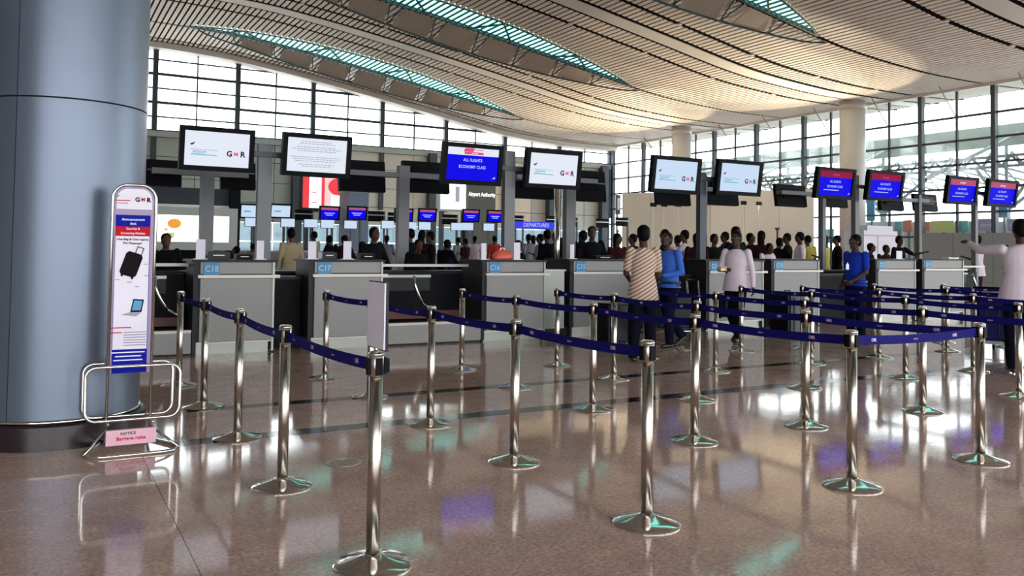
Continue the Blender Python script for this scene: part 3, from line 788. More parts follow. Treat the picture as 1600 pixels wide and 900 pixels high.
# ================================================================== CHECK-IN COUNTERS
YC = 11.72
def counter(x0, x1, h, label, txt, low=None, depth=0.75):
    t = thing('check_in_counter', (x0, YC, 0), label, 'counter', 'check-in counters'); w = x1-x0
    zl = h*0.835
    MB().box(0.02, 0.02, 0.16, w-0.02, depth, h-0.03).build('carcass', 'counter_edge', t)
    MB().box(0.09, 0.0, zl+0.02, w-0.03, 0.03, h-0.03).build('upper_panel', 'counter', t)
    MB().box(0.09, -0.01, 0.17, w-0.03, 0.02, zl-0.04).build('front_panel', 'counter', t)
    MB().box(0.0, -0.02, 0.02, 0.05, 0.05, h-0.02).build('corner_post', 'counter_edge', t)
    MB().box(w-0.03, -0.02, 0.02, w, 0.05, h-0.02).build('corner_post', 'counter_base', t)
    MB().box(0.05, -0.07, zl-0.035, w+0.06, 0.02, zl+0.005).build('bag_ledge', 'trim_light', t)
    MB().box(0.03, -0.01, 0.145, w-0.02, 0.03, 0.165).build('kick_strip', 'trim_light', t)
    MB().box(0.06, 0.04, 0.0, w-0.06, depth-0.05, 0.16).build('toe_kick', 'counter_base', t)
    MB().box(-0.03, -0.03, h-0.03, w+0.03, depth, h).build('counter_top', 'counter_edge', t)
    if txt:
        s = MB().box(0.13, -0.012, h-0.215, 0.33, 0.002, h-0.035).build('number_sign', 'teal_sign', t, 'teal number plate')
        mb = MB(); text(mb, txt, (0.23, -0.0135, h-0.125), UX, UZ, 0.085, 0, 0.02, 0.9); mb.build('number', 'sign_digit', s)
    if low:
        l = low-x1
        MB().box(w, 0.05, 0.15, w+l, depth, h*0.86).build('side_cabinet', 'counter_base', t); MB().box(w-0.01, 0.03, h*0.86, w+l+0.02, depth, h*0.88).build('side_shelf', 'trim_light', t)
        MB().box(w+0.02, 0.1, 0, w+l-0.02, depth, 0.15).build('side_plinth', 'counter_edge', t)
    return t
def cx(px): return at(px, 470, YC).x
C = {}
C['a'] = counter(cx(301), cx(428), 1.26, 'grey check-in counter with plate C18, leftmost counter', 'C18')
C['b'] = counter(cx(481), cx(597), 1.27, 'grey check-in counter with plate C17, behind the white sign board', 'C17')
C['c'] = counter(cx(752), cx(851), 1.28, 'grey check-in counter with plate C16 and lower side cabinet', 'C16', low=cx(884))
C['d'] = counter(cx(889), cx(985), 1.30, 'grey check-in counter with plate C15, left of the striped-shirt man', 'C15')
C['e'] = counter(cx(1102), cx(1192), 1.31, 'grey check-in counter behind the man in the pale shirt', 'C14')
C['f'] = counter(cx(1204), cx(1279), 1.33, 'grey check-in counter with teal plate, left of the royal-blue shirt', 'C13')
C['g'] = counter(cx(1367), cx(1430), 1.345, 'grey check-in counter with teal plate, right of the royal-blue shirt', 'C12')
C['h'] = counter(cx(1440), cx(1505), 1.36, 'grey check-in counter with teal plate, rightmost counter', 'C11')
# dark gaps between paired counters: black agent desk set back
def desk(x0, x1, label):
    t = thing('agent_desk', (x0, YC+0.35, 0), label, 'desk', 'black agent desks'); w = x1-x0
    MB().box(0.0, 0.0, 0.0, w, 0.08, 0.98).build('modesty_panel', 'black', t)
    MB().box(0.0, 0.0, 0.98, w, 0.38, 1.02).build('desk_top', 'counter_edge', t)
    MB().box(0.05, 0.32, 0.0, w-0.05, 0.36, 0.98).build('rear_panel', 'black', t)
desk(cx(430), cx(480), 'black recessed desk between counters C18 and C17')
desk(cx(886), cx(889)+0.03, 'narrow black infill left of counter C15')
desk(cx(1000)+0.1, cx(1100), 'black recessed desk behind the blue-shirt man')
desk(cx(1281), cx(1365), 'black recessed desk behind the royal-blue shirt man')
# weigh conveyors between the counter pairs
def conveyor(x0, x1, label):
    t = thing('baggage_conveyor', (x0, YC-0.04, 0), label, 'conveyor', 'baggage conveyors beside the counters'); w = x1-x0
    MB().box(0.0, 0.0, 0.03, w, 0.05, 0.30).build('front_panel', 'counter', t)
    MB().box(0.0, 0.02, 0.0, w, 1.6, 0.03).build('base_plinth', 'counter_edge', t)
    MB().box(0.0, -0.01, 0.30, w, 0.10, 0.335).build('steel_sill', 'trim_light', t)
    MB().box(0.04, 0.10, 0.25, w-0.04, 1.5, 0.32).build('belt_bed', 'black', t)
    MB().box(0.0, 0.62, 0.34, w, 0.66, 0.46).build('kick_board', 'maroon', t)
    MB().box(0.0, 0.70, 0.34, w, 0.78, 1.05).build('rear_screen', 'black', t)
    MB().box(0.0, 0.60, 0.78, w*0.62, 0.68, 1.0).build('scale_housing', 'counter_edge', t)
    MB().box(0.0, 0.56, 0.99, w*0.62, 0.68, 1.03).build('shelf', 'counter_base', t)
    MB().box(-0.02, 0.50, 1.16, w+0.02, 0.60, 1.20).build('top_rail', 'trim_light', t)
    g = []
    for k in range(9):
        a = k/8; g.append((w*0.34+0.16*a-0.05*sin(pi*a), 0.18-0.05*sin(pi*a), 1.02-0.42*a))
    MB().tube(g, 0.022, 8).build('guard_rail', 'chrome', t)
    MB().tube([(w*0.34+0.16, 0.18, 0.60), (w*0.34+0.30, 0.15, 0.52), (w*0.34+0.34, 0.15, 0.36)], 0.018, 8).build('guard_foot', 'chrome', t)
conveyor(cx(598), cx(750), 'baggage conveyor with steel guard between counters C17 and C16')
conveyor(cx(215), cx(299), 'baggage conveyor left of counter C18, half behind the poster stand')
conveyor(cx(1507), 20.2, 'baggage conveyor at the far right behind the pointing man')
# low wall continuing behind the counters (service island)
isl = thing('service_island', (0, 13.4, 0), 'long low dark back counter of the service island behind the front desks', 'counter')
MB().box(-1.0, 0, 0, 21.5, 0.5, 1.02).build('cabinet_run', 'black', isl)
MB().box(-1.05, -0.04, 1.02, 21.55, 0.55, 1.06).build('worktop', 'counter_edge', isl)

# ---- things standing on the counters
def acrylic(px, top, cY, zt, label, w=0.12):
    p = at(px, top, cY); h = max(0.12, p.z-zt)
    t = thing('sign_holder', (p.x, cY, zt), label, 'sign holder', 'white sign holders on the counters')
    MB().box(-w/2, -0.004, 0.012, w/2, 0.004, h).build('sheet', 'paper', t); MB().box(-w/2-0.03, -0.05, 0, w/2+0.03, 0.05, 0.012).build('foot', 'paper', t)
acrylic(314, 374, YC+0.3, 1.26, 'white upright sign holder on the left half of counter C18')
acrylic(407, 376, YC+0.3, 1.26, 'white upright sign holder on the right half of counter C18', 0.10)
acrylic(488, 377, YC+0.3, 1.27, 'lilac-white sign holder on the left end of counter C17')
acrylic(543, 377, YC+0.3, 1.27, 'white sign holder at the middle of counter C17')
acrylic(756, 380, YC+0.3, 1.28, 'white sign holder on the left end of counter C16', 0.09)
acrylic(808, 379, YC+0.3, 1.28, 'broad white sign holder right of the red-orange bag', 0.12)
acrylic(894, 382, YC+0.3, 1.30, 'small white sign holder on the left end of counter C15', 0.08)
acrylic(1405, 392, YC+0.3, 1.345, 'low white sheet holder on the counter right of the royal-blue shirt', 0.2)
for px, py, zt, lab, w, d, h, m in ((340, 396, 1.26, 'black ticket printer on counter C18', 0.3, 0.22, 0.10, 'blackgloss'), (380, 398, 1.26, 'dark keyboard box on counter C18', 0.22, 0.2, 0.07, 'black'),
                                 (512, 396, 1.27, 'small black printer on counter C17', 0.22, 0.2, 0.10, 'blackgloss'), (572, 398, 1.27, 'flat dark box on counter C17', 0.24, 0.2, 0.08, 'black'),
                                 (940, 398, 1.30, 'flat dark tray on counter C15', 0.4, 0.22, 0.05, 'black')):
    p = at(px, py, YC+0.4)
    t = thing('ticket_printer', (p.x, YC+0.4, zt), lab, 'printer', 'small machines on the counters')
    MB().box(-w/2, -d/2, 0, w/2, d/2, h).build('body', m, t); MB().box(-w/2+0.03, -d/2+0.02, h, w/2-0.03, d/2-0.05, h+0.012).build('lid', 'counter_edge', t)
    MB().box(-w/4, -d/2-0.004, h*0.5, w/4, -d/2, h*0.65).build('paper_slot', 'paper', t)
# soft red-orange bag
p = at(785, 405, YC+0.45)
t = thing('shopping_bag', (p.x, YC+0.45, 1.28), 'slumped red-orange bag on counter C16', 'bag')
bm = MB(); K = 14; v = []
prof = [(0.02, 0.0), (0.15, 0.0), (0.17, 0.04), (0.15, 0.09), (0.09, 0.14), (0.03, 0.165), (0.0, 0.17)]
bm.lathe(prof, n=18); bm.v = [(x*(1.15+0.12*sin(7*z*9+x*20)), y*0.7, z+0.012*sin(9*x+5*y)) for x, y, z in bm.v]
bm.v = [(x, y, max(z, 0)) for x, y, z in bm.v]
bm.build('bag_body', mat('orange_red_plastic', (0.75, 0.12, 0.08), 0.4), t)
MB().tube([(-0.06, 0, 0.13), (-0.03, 0, 0.19), (0.03, 0, 0.19), (0.06, 0, 0.13)], 0.008, 6).build('handle', 'lb_pink', t)
p = at(1484, 398, YC+0.35)
t = thing('paper_tray', (p.x, YC+0.35, 1.36), 'pale curved paper stack on the rightmost counter', 'paper')
MB().add([(-0.18, -0.1, 0.0), (0.18, -0.1, 0.0), (0.18, 0.1, 0.0), (-0.18, 0.1, 0.0), (-0.2, -0.1, 0.05), (0.02, -0.1, 0.02), (0.02, 0.1, 0.02), (-0.2, 0.1, 0.05), (0.2, -0.1, 0.04), (0.2, 0.1, 0.04)],
         [(0, 3, 2, 1), (0, 1, 8, 5, 4), (3, 7, 6, 9, 2), (4, 5, 6, 7), (5, 8, 9, 6), (0, 4, 7, 3), (1, 2, 9, 8)]).build('sheets', 'ceil_band', t)

# ================================================================== SCREENS
def wlogo(mb, w, h, cols, y=-0.004):
    """swoosh, name lines and the three-letter logo of the light welcome screens"""
    x0, z0 = -w/2, -h/2
    def X(u): return x0+w*u
    def Z(v): return z0+h*v
    mb.add([(X(.08), y, Z(.62)), (X(.16), y, Z(.68)), (X(.15), y, Z(.64)), (X(.11), y, Z(.58))], [(0, 1, 2, 3)], 0)
    mb.add([(X(.10), y, Z(.46)), (X(.50), y, Z(.45)), (X(.50), y, Z(.463)), (X(.10), y, Z(.475))], [(0, 1, 2, 3)], 1)
    text(mb, 'airport', (X(.23), y, Z(.405)), UX, UZ, h*0.10, 1, 0.02)
    mb.add([(X(.10), y, Z(.31)), (X(.50), y, Z(.30)), (X(.50), y, Z(.325)), (X(.10), y, Z(.34))], [(0, 1, 2, 3)], 1)
    text(mb, 'G', (X(.69), y, Z(.385)), UX, UZ, h*0.17, 0, 0.035); text(mb, 'R', (X(.90), y, Z(.385)), UX, UZ, h*0.17, 0, 0.035)
    text(mb, 'M', (X(.795), y, Z(.385)), UX, UZ, h*0.12, 2, 0.02)
def monitor(name, loc, w, h, kind, label, group, tilt=8, parent_arm=None, detail=True, rz=0.0):
    t = thing(name, loc, label, 'screen', group, rz); T = radians(tilt)
    # tilted about the X axis: built in local coordinates, rotated vertices
    def R(mb):
        c, s = cos(T), sin(T)
        mb.v = [(x, y*c-z*s, y*s+z*c) for x, y, z in mb.v]; return mb
    b = 0.068*h/0.62
    fr = MB()
    fr.box(-w/2, -0.02, -h/2, w/2, 0.09, -h/2+b); fr.box(-w/2, -0.02, h/2-b, w/2, 0.09, h/2)
    fr.box(-w/2, -0.02, -h/2+b, -w/2+b, 0.09, h/2-b); fr.box(w/2-b, -0.02, -h/2+b, w/2, 0.09, h/2-b)
    R(fr).build('bezel', 'black', t)
    R(MB().box(-w/2+b, 0.02, -h/2+b, w/2-b, 0.09, h/2-b)).build('housing', 'blackgloss', t)
    R(MB().box(-w*0.18, 0.09, -h*0.2, w*0.18, 0.15, h*0.2)).build('rear_bracket', 'black', t)
    iw, ih = w-2*b, h-2*b
    def img(mb, nm, mats, par, dy=0.0):
        mb.v = [(x, yy+0.016, z) for x, yy, z in mb.v]; return R(mb).build(nm, mats, par)
    base = {'white': 'scr_white', 'ice': 'scr_ice', 'text': 'scr_white', 'blue1': 'scr_blue', 'blue2': 'scr_blue', 'blue3': 'scr_blue', 'far_blue': 'scr_blue', 'far_white': 'scr_ice'}[kind]
    so = img(MB().box(-iw/2, 0, -ih/2, iw/2, 0.004, ih/2), 'screen_panel', base, t)
    if not detail:
        if kind == 'far_blue':
            img(MB().box(-iw/2, -0.003, ih/2*0.55, iw/2, 0, ih/2), 'header_band', 'scr_pink', so)
            mb = MB(); mb.box(-iw*0.3, -0.003, -ih*0.05, iw*0.3, -0.001, ih*0.02); mb.box(-iw*0.2, -0.003, -ih*0.22, iw*0.2, -0.001, -ih*0.15); img(mb, 'screen_lines', 'scr_text', so)
        else:
            mb = MB(); mb.box(-iw*0.35, -0.003, -ih*0.1, iw*0.0, -0.001, ih*0.05); img(mb, 'screen_lines', 'scr_cyan', so)
        return t
    if kind in ('white', 'ice'):
        mb = MB(); wlogo(mb, iw, ih, None); img(mb, 'logo_print', ['scr_dark', 'scr_cyan', 'scr_magenta'], so)
    elif kind == 'text':
        mb = MB(); random.seed(3)
        for k, (v, hw2) in enumerate(((.90, .26), (.84, .30), (.74, .34), (.68, .42), (.62, .33), (.44, .44), (.38, .40), (.32, .36), (.22, .30), (.16, .25))):
            x = -hw2
            while x < hw2-0.03:
                l = random.uniform(0.02, 0.07); mb.box(x*iw, -0.004, (v-.5)*ih-0.005, min(x+l, hw2)*iw, -0.002, (v-.5)*ih+0.005); x += l+0.012
        img(mb, 'text_lines', 'scr_grey', so)
    else:
        if kind == 'blue1':
            img(MB().box(-iw/2, -0.003, ih*0.27, iw/2, -0.001, ih/2), 'header_band', 'scr_white', so)
            mb = MB()
            mb.add([(-iw*.19, -.005, ih*.38), (-iw*.16, -.005, ih*.49), (iw*.02, -.005, ih*.49), (0, -.005, ih*.38)], [(0, 1, 2, 3)], 0)
            mb.box(-iw*.17, -0.005, ih*.30, iw*.20, -0.003, ih*.375, 0); mb.box(-iw*.0, -0.005, ih*.43, iw*.19, -0.003, ih*.45, 0)
            text(mb, 'airways', (iw*.03, -.0055, ih*.336), UX, UZ, ih*0.055, 1, 0.02)
            img(mb, 'airline_logo', ['scr_magenta', 'scr_white'], so)
            zs = (.12, -.09)
        else:
            img(MB().box(-iw/2, -0.003, ih*0.24, iw/2, -0.001, ih/2), 'header_band', 'scr_red' if kind == 'blue2' else 'scr_pink', so)
            mb = MB(); text(mb, 'airways', (0, -.005, ih*.36), UX, UZ, ih*0.10, 0, 0.02); img(mb, 'airline_name', 'scr_pink' if kind == 'blue2' else 'scr_white', so); zs = (.07, -.13)
        mb = MB(); text(mb, 'ALL FLIGHTS', (0, -.004, ih*zs[0]), UX, UZ, ih*0.095, 0, 0.02, 0.9); text(mb, 'ECONOMY CLASS', (0, -.004, ih*zs[1]), UX, UZ, ih*0.095, 0, 0.02, 0.9)
        if kind != 'blue1': mb.box(-iw*.33, -0.004, -ih*.29, iw*.12, -0.002, -ih*.26)
        mb.add([(iw*.40, -.004, -ih*.42), (iw*.46, -.004, -ih*.42), (iw*.46, -.004, -ih*.35)], [(0, 1, 2)])
        img(mb, 'screen_text', 'scr_text', so)
    return t
YM = 12.3
def mon(tl, tr, bl, kind, label):
    a, b, c = at(*tl, YM), at(*tr, YM), at(*bl, YM); w = b.x-a.x; h = (a.z-c.z)/cos(radians(8))
    mid = Vector(((a.x+b.x)/2, YM, (a.z+c.z)/2-0.5*0.0))
    return monitor('display_screen', mid, w, h, kind, label, 'screens above the check-in counters'), mid, w
Ms = [mon((281,195),(398,203),(279,264),'white','large light screen with logo above counter C18, leftmost'),
      mon((442,206),(549,213),(439,273),'text','light screen showing lines of small grey text'),
      mon((692,221),(785,227),(690,286),'blue1','blue screen with white header and red emblem reading economy class'),
      mon((822,231),(908,236),(820,292),'white','light logo screen right of the white-headed blue screen'),
      mon((1019,242),(1094,246),(1016,300),'ice','pale blue logo screen left of the centre-right pole'),
      mon((1121,248),(1190,253),(1118,303),'ice','smaller pale blue logo screen right of the centre-right pole'),
      mon((1276,260),(1335,264),(1273,309),'blue2','blue screen with dark red header, first of the red-topped ones from the left'),
      mon((1356,265),(1411,269),(1352,312),'blue2','blue screen with dark red header, second of the red-topped ones from the left'),
      mon((1480,274),(1527,278),(1477,318),'blue3','blue screen with pink header, left of the last pole'),
      mon((1543,279),(1589,283),(1541,322),'blue3','blue screen with pink header, rightmost screen')]
YP = 12.62
plabs = ['grey screen pole between the two left light screens', 'grey screen pole between the blue and the light screen', 'dark grey pole between the two pale blue screens', 'slim pole between the two red-topped screens', 'slim pole at the far right between the pink-topped screens']
for i, px in enumerate((410, 793, 1095, 1336, 1523)):
    q = at(px, 400, YP); zt = at(px, 226 if i == 0 else (236 if i == 1 else 262+4*i), YP).z
    t = thing('screen_pole', (q.x, YP, 0), plabs[i], 'pole', 'front poles carrying screens'); w = (0.10, 0.10, 0.075, 0.06, 0.055)[i]
    MB().box(-w, -0.06, 0, w, 0.06, zt).build('shaft', 'pole_grey' if i != 2 else 'mullion', t); MB().box(-w-0.05, -0.12, 0, w+0.05, 0.12, 0.02).build('foot_plate', 'mullion', t)
    ml, mr = Ms[2*i], Ms[2*i+1]; xl2 = ml[1].x+ml[2]*0.1-q.x; xr2 = mr[1].x-mr[2]*0.1-q.x
    MB().box(xl2, -0.10, ml[1].z-0.04, xr2, -0.04, ml[1].z+0.04).build('cross_arm', 'mullion', t)
    MB().box(xl2, -0.21, ml[1].z-0.1, xl2+0.12, -0.10, ml[1].z+0.1).build('arm_bracket', 'black', t); MB().box(xr2-0.12, -0.21, mr[1].z-0.1, xr2, -0.10, mr[1].z+0.1).build('arm_bracket', 'black', t)
# rear poles with screens seen from behind
YQ = 15.6
def back_screen(x0, y0, x1, y1, label):
    a, c = at(x0, y0, YQ-0.1), at(x1, y1, YQ-0.1); w = c.x-a.x; h = a.z-c.z
    t = thing('rear_facing_screen', ((a.x+c.x)/2, YQ, (a.z+c.z)/2), label, 'screen', 'screens seen from behind on the rear poles')
    T = radians(-8); cc, s = cos(T), sin(T)
    def R(mb): mb.v = [(x, y*cc-z*s, y*s+z*cc) for x, y, z in mb.v]; return mb
    R(MB().box(-w/2, -0.05, -h/2, w/2, 0.06, h/2)).build('rear_shell', 'black', t)
    R(MB().box(-w/2+0.03, 0.06, -h/2+0.03, w/2-0.03, 0.066, h/2-0.03)).build('screen_panel', 'scr_blue', t)
    R(MB().box(-w*0.3, -0.09, -h*0.15, w*0.3, -0.05, h*0.3)).build('vent_box', 'blackgloss', t)
    R(MB().box(-w*0.46, -0.10, h*0.06, w*0.46, -0.09, h*0.10)).build('cable_tray', 'pole_grey', t)
BS = [(228,248,284,292,'black back of a screen at far left beside the poster stand'), (346,252,400,297,'black back of a screen left of the first grey pole'),
      (532,248,603,301,'black back of a screen just right of the text screen'), (632,250,703,303,'black back of a screen just left of the blue screen'),
      (802,262,866,312,'black back of a screen under the fourth light screen'), (888,264,948,316,'black back of a screen right of the silver pipe pole'),
      (1028,274,1080,322,'black back of a screen below the left pale blue screen'), (1104,275,1155,322,'black back of a screen below the right pale blue screen'),
      (1216,287,1262,324,'black back of a screen left of the red-topped ones'), (1285,290,1326,325,'black back of a screen under the first red-topped one'),
      (1378,300,1414,330,'dark back of a screen under the second red-topped one'), (1432,302,1467,331,'dark back of a screen right of the rear slim pole')]
for b in BS: back_screen(*b)
for i, (px, yt, w, lab) in enumerate(((318, 262, 0.11, 'grey rear pole below the leftmost light screen'), (622, 262, 0.11, 'grey rear pole with wide cross arm between two black screen backs'),
                              (881, 262, 0.12, 'grey rear pole beside the silver pipe'), (1090, 276, 0.05, 'rear pole hidden behind the centre-right pole'),
                              (1275, 300, 0.065, 'blue-grey rear pole left of the first red-topped screen'), (1425, 306, 0.06, 'slim rear pole right of the second red-topped screen'))):
    q = at(px, 390, YQ); zt = at(px, yt, YQ).z; arm = (at(px, (272, 275, 282, 296, 305, 314)[i], YQ)).z
    t = thing('rear_screen_pole', (q.x, YQ-0.2, 0), lab, 'pole', 'rear poles carrying screens')
    MB().box(-w, -0.08, 0, w, 0.08, zt+0.02).build('shaft', 'pole_grey', t)
    l, r = BS[2*i], BS[2*i+1]; xa, xb = at(l[0]+10, 290, YQ-0.35).x-q.x, at(r[2]-10, 290, YQ-0.35).x-q.x
    MB().box(xa, -0.06, arm-0.05, xb, 0.13, arm+0.05).build('cross_arm', 'pole_grey', t)
q = at(871, 350, YQ-0.6)
t = thing('silver_pipe', (q.x, YQ-0.6, 0), 'bright round silver pipe beside the grey rear pole', 'pipe')
MB().lathe([(0.055, 0), (0.055, 2.95)], n=16).build('pipe_shaft', 'chrome', t); MB().lathe([(0.065, 2.8), (0.065, 2.86), (0.055, 2.87)], n=16, caps=False).build('pipe_band', 'steel', t)

# ================================================================== SECOND ISLAND (far)
YI = 38.0
isl2 = thing('far_service_island', (6, YI+0.6, 0), 'long grey counter run of the second check-in island, beyond the crowd', 'counter')
MB().box(0, 0, 0, 34, 0.7, 1.2).build('counter_run', 'counter', isl2); MB().box(-0.1, -0.1, 1.2, 34.1, 0.8, 1.26).build('counter_top', 'trim_light', isl2)
for k, (x, y, kd) in enumerate(((392, 330, 'far_white'), (439, 330, 'far_white'), (515, 333, 'far_blue'), (558, 333, 'far_blue'), (631, 336, 'far_blue'), (668, 336, 'far_blue'), (736, 337, 'far_blue'), (774, 338, 'far_blue'))):
    p = at(x, y, YI)
    pos = ['first from the left, pale', 'second from the left, pale', 'third from the left, blue', 'fourth from the left, blue', 'fifth from the left, blue', 'sixth from the left, blue', 'seventh from the left, blue', 'eighth from the left, blue'][k]
    monitor('far_display_screen', (p.x, YI, p.z), 0.98, 0.66, kd, 'small far screen over the second island, %s' % pos, 'screens of the far island', detail=False)
    pt = thing('far_screen_pole', (p.x+0.2, YI+0.25, 0), 'thin dark pole under a far screen, %s' % pos.split(',')[0], 'pole', 'thin poles of the far island')
    MB().box(-0.05, -0.05, 0, 0.05, 0.05, p.z+0.1).build('shaft', 'mullion', pt); MB().box(-0.3, -0.16, p.z-0.03, 0.12, -0.0, p.z+0.03).build('arm', 'mullion', pt)
for k, (x, y) in enumerate(((474, 334), (587, 336), (618, 338), (702, 341), (806, 342), (864, 343), (891, 345), (941, 347), (971, 345))):
    p = at(x, y, YI+3)
    pos = ['first', 'second', 'third', 'fourth', 'fifth', 'sixth', 'seventh', 'eighth', 'ninth'][k]
    t = thing('far_rear_facing_screen', (p.x, YI+3, p.z), 'small black screen back over the far island, %s from the left' % pos, 'screen', 'black screen backs of the far island')
    MB().box(-0.42, -0.05, -0.33, 0.42, 0.05, -0.03).build('lower_shell', 'black', t); MB().box(-0.42, -0.05, 0.02, 0.42, 0.05, 0.2).build('upper_shell', 'black', t)
    MB().box(-0.45, -0.08, -0.03, 0.5, 0.0, 0.02).build('cross_arm', 'steel_dull', t); MB().box(0.42, -0.05, -p.z, 0.5, 0.03, 0.2).build('pole', 'mullion', t)
for k, (x, y) in enumerate(((394, 347), (450, 348), (486, 349), (512, 350), (548, 351), (606, 351), (642, 353), (664, 353), (714, 354), (731, 354), (764, 355))):
    p = at(x, y, YI-0.4)
    on = ['first', 'second', 'third', 'fourth', 'fifth', 'sixth', 'seventh', 'eighth', 'ninth', 'tenth', 'eleventh'][k]
    t = thing('far_desk_screen', (p.x, YI-0.4, p.z), 'small white lower screen at the far island, %s from the left' % on, 'screen', 'white lower screens of the far island')
    MB().box(-0.32, 0.02, -0.2, 0.32, 0.1, 0.2).build('housing', 'black', t); MB().box(-0.30, 0.0, -0.18, 0.30, 0.02, 0.18).build('screen_panel', 'scr_ice', t)
    MB().box(-0.04, 0.04, -p.z, 0.04, 0.09, -0.2).build('stem', 'mullion', t)
# blue banner with white glyphs
a, b = at(803, 351, YI-2), at(872, 352, YI-2)
t = thing('blue_banner', ((a.x+b.x)/2, YI-2, a.z), 'long low blue banner with white marks above the far queue', 'banner')
w = b.x-a.x; MB().box(-w/2, 0, -0.17, w/2, 0.05, 0.17).build('banner_face', 'lb_blue', t)
mb = MB(); text(mb, 'DEPARTURES', (0, -0.004, 0), UX, UZ, 0.2, 0, 0.01, 0.95); mb.build('banner_marks', 'scr_text', t)
for sx in (-1, 1): MB().box(sx*w*0.45-0.04, 0.05, -a.z, sx*w*0.45+0.04, 0.1, 0.1).build('leg', 'mullion', t)

# ---- lit advertising boxes and kiosks
def lightbox(x0, y0, x1, y1, Y, label, face='lightbox', frame='clad_grey', fw=0.3):
    a, c = at(x0, y0, Y), at(x1, y1, Y); w = c.x-a.x; h = a.z-c.z
    t = thing('lit_advert', ((a.x+c.x)/2, Y, c.z), label, 'advert')
    fr = MB(); fr.box(-w/2-fw, -0.1, -fw, w/2+fw, 0.4, 0); fr.box(-w/2-fw, -0.1, h, w/2+fw, 0.4, h+fw); fr.box(-w/2-fw, -0.1, 0, -w/2, 0.4, h); fr.box(w/2, -0.1, 0, w/2+fw, 0.4, h)
    fr.build('frame', frame, t); f = MB().box(-w/2, 0, 0, w/2, 0.4, h).build('lit_face', face, t)
    if c.z > 0.5:
        for sx in (-1, 1): MB().box(sx*w*0.4-0.15, 0.05, -c.z, sx*w*0.4+0.15, 0.35, -fw).build('leg', 'mullion', t)
    return t, f, w, h
t, f, w, h = lightbox(246, 335, 357, 379, 33.2, 'big lit white advert with small orange picture at the left')
mb = MB(); mb.lathe([(0.24, 0), (0.24, 0.02)], n=14); mb.v = [(x-w*0.27, -0.02-zz_*1, h*0.68+y*0.75) for x, y, zz_ in mb.v]
mb.box(-w*0.27-0.15, -0.03, h*0.6, -w*0.27+0.12, -0.02, h*0.78, 1); mb.box(-w*0.42, -0.03, h*0.15, -w*0.36, -0.02, h*0.2, 1); mb.box(-w*0.27-0.25, -0.03, h*0.14, -w*0.27, -0.02, h*0.34, 2); mb.box(-w*0.4, -0.03, h*0.42, -w*0.36, -0.02, h*0.5, 0)
mb.build('picture', ['lb_orange', 'dark_print', 'lb_green'], f)
a, c = at(236, 290, 34.3), at(372, 322, 34.3)
k = thing('kiosk_fascia', ((a.x+c.x)/2, 34.6, 0), 'dark grey kiosk canopy over the big lit white advert', 'kiosk')
w = c.x-a.x; MB().box(-w/2, 0, c.z, w/2, 3, a.z).build('fascia', 'clad_dark', k); MB().box(-w/2, 2.6, 0, w/2, 3, c.z).build('rear_wall', 'black', k)
MB().box(w/2-0.3, -0.25, 0, w/2+0.1, 0.5, a.z).build('post', 'black', k); MB().box(-w/2, -0.05, c.z-0.16, w/2, 0.1, c.z).build('light_rim', 'clad_grey', k)
t, f, w, h = lightbox(473, 276, 546, 327, 58, 'red and white lit poster behind the text screen', 'lb_pink', 'clad_dark', 0.25)
mb = MB(); mb.box(-w/2, -0.03, 0, -w*0.36, -0.02, h, 0); mb.box(-w*0.1, -0.03, 0, -w*0.04, -0.02, h, 0)
g = MB().lathe([(h*0.36, 0), (h*0.36, 0.02)], n=18); mb.add([(x+w*0.26, -0.03-z_, h*0.72+y*0.8) for x, y, z_ in g.v], g.f, 0)
mb.box(-w*0.36, -0.03, 0, -w*0.12, -0.02, h, 1); mb.box(w*0.1, -0.045, 0, w*0.5, -0.03, h*0.45, 1); mb.box(-w*0.3, -0.05, h*0.16, -w*0.2, -0.04, h*0.19, 0); mb.box(-w*0.3, -0.05, h*0.5, -w*0.22, -0.04, h*0.53, 0)
mb.build('picture', ['lb_red', 'lightbox'], f)
t, f, w, h = lightbox(688, 286, 730, 328, 57, 'white lit column panel below the blue screen', 'lightbox', 'pale_board', 0.15)
mb = MB(); mb.box(w*0.05, -0.03, h*0.3, w*0.2, -0.02, h*0.9); mb.build('dark_figure', 'scr_grey', f)
a, c = at(732, 284, 56), at(774, 328, 56)
t = thing('grey_notice_wall', ((a.x+c.x)/2, 56, 0), 'dark grey board with a white lettered line, right of the white lit panel', 'board')
w = c.x-a.x; MB().box(-w/2, 0, 0, w/2, 0.4, a.z+1.2).build('board_panel', mat('notice_grey', (0.13, 0.13, 0.12), 0.6), t)
mb = MB(); text(mb, 'Airport Authority', (0, -0.01, at(750, 304, 56).z), UX, UZ, 0.32, 0, 0.02, 0.72); mb.build('lettering', 'lightbox', t)
a, c = at(545, 300, 55), at(576, 327, 55)
t = thing('blue_grey_booth', ((a.x+c.x)/2, 55, 0), 'plain blue-grey booth wall right of the red and white poster', 'booth')
w = c.x-a.x; MB().box(-w/2, 0, 0, w/2, 2, a.z).build('wall_face', mat('booth_blue_grey', (0.20, 0.24, 0.36), 0.6), t); MB().box(-w/2-0.1, -0.1, a.z, w/2+0.1, 2.1, a.z+0.15).build('roof_slab', 'clad_grey', t)

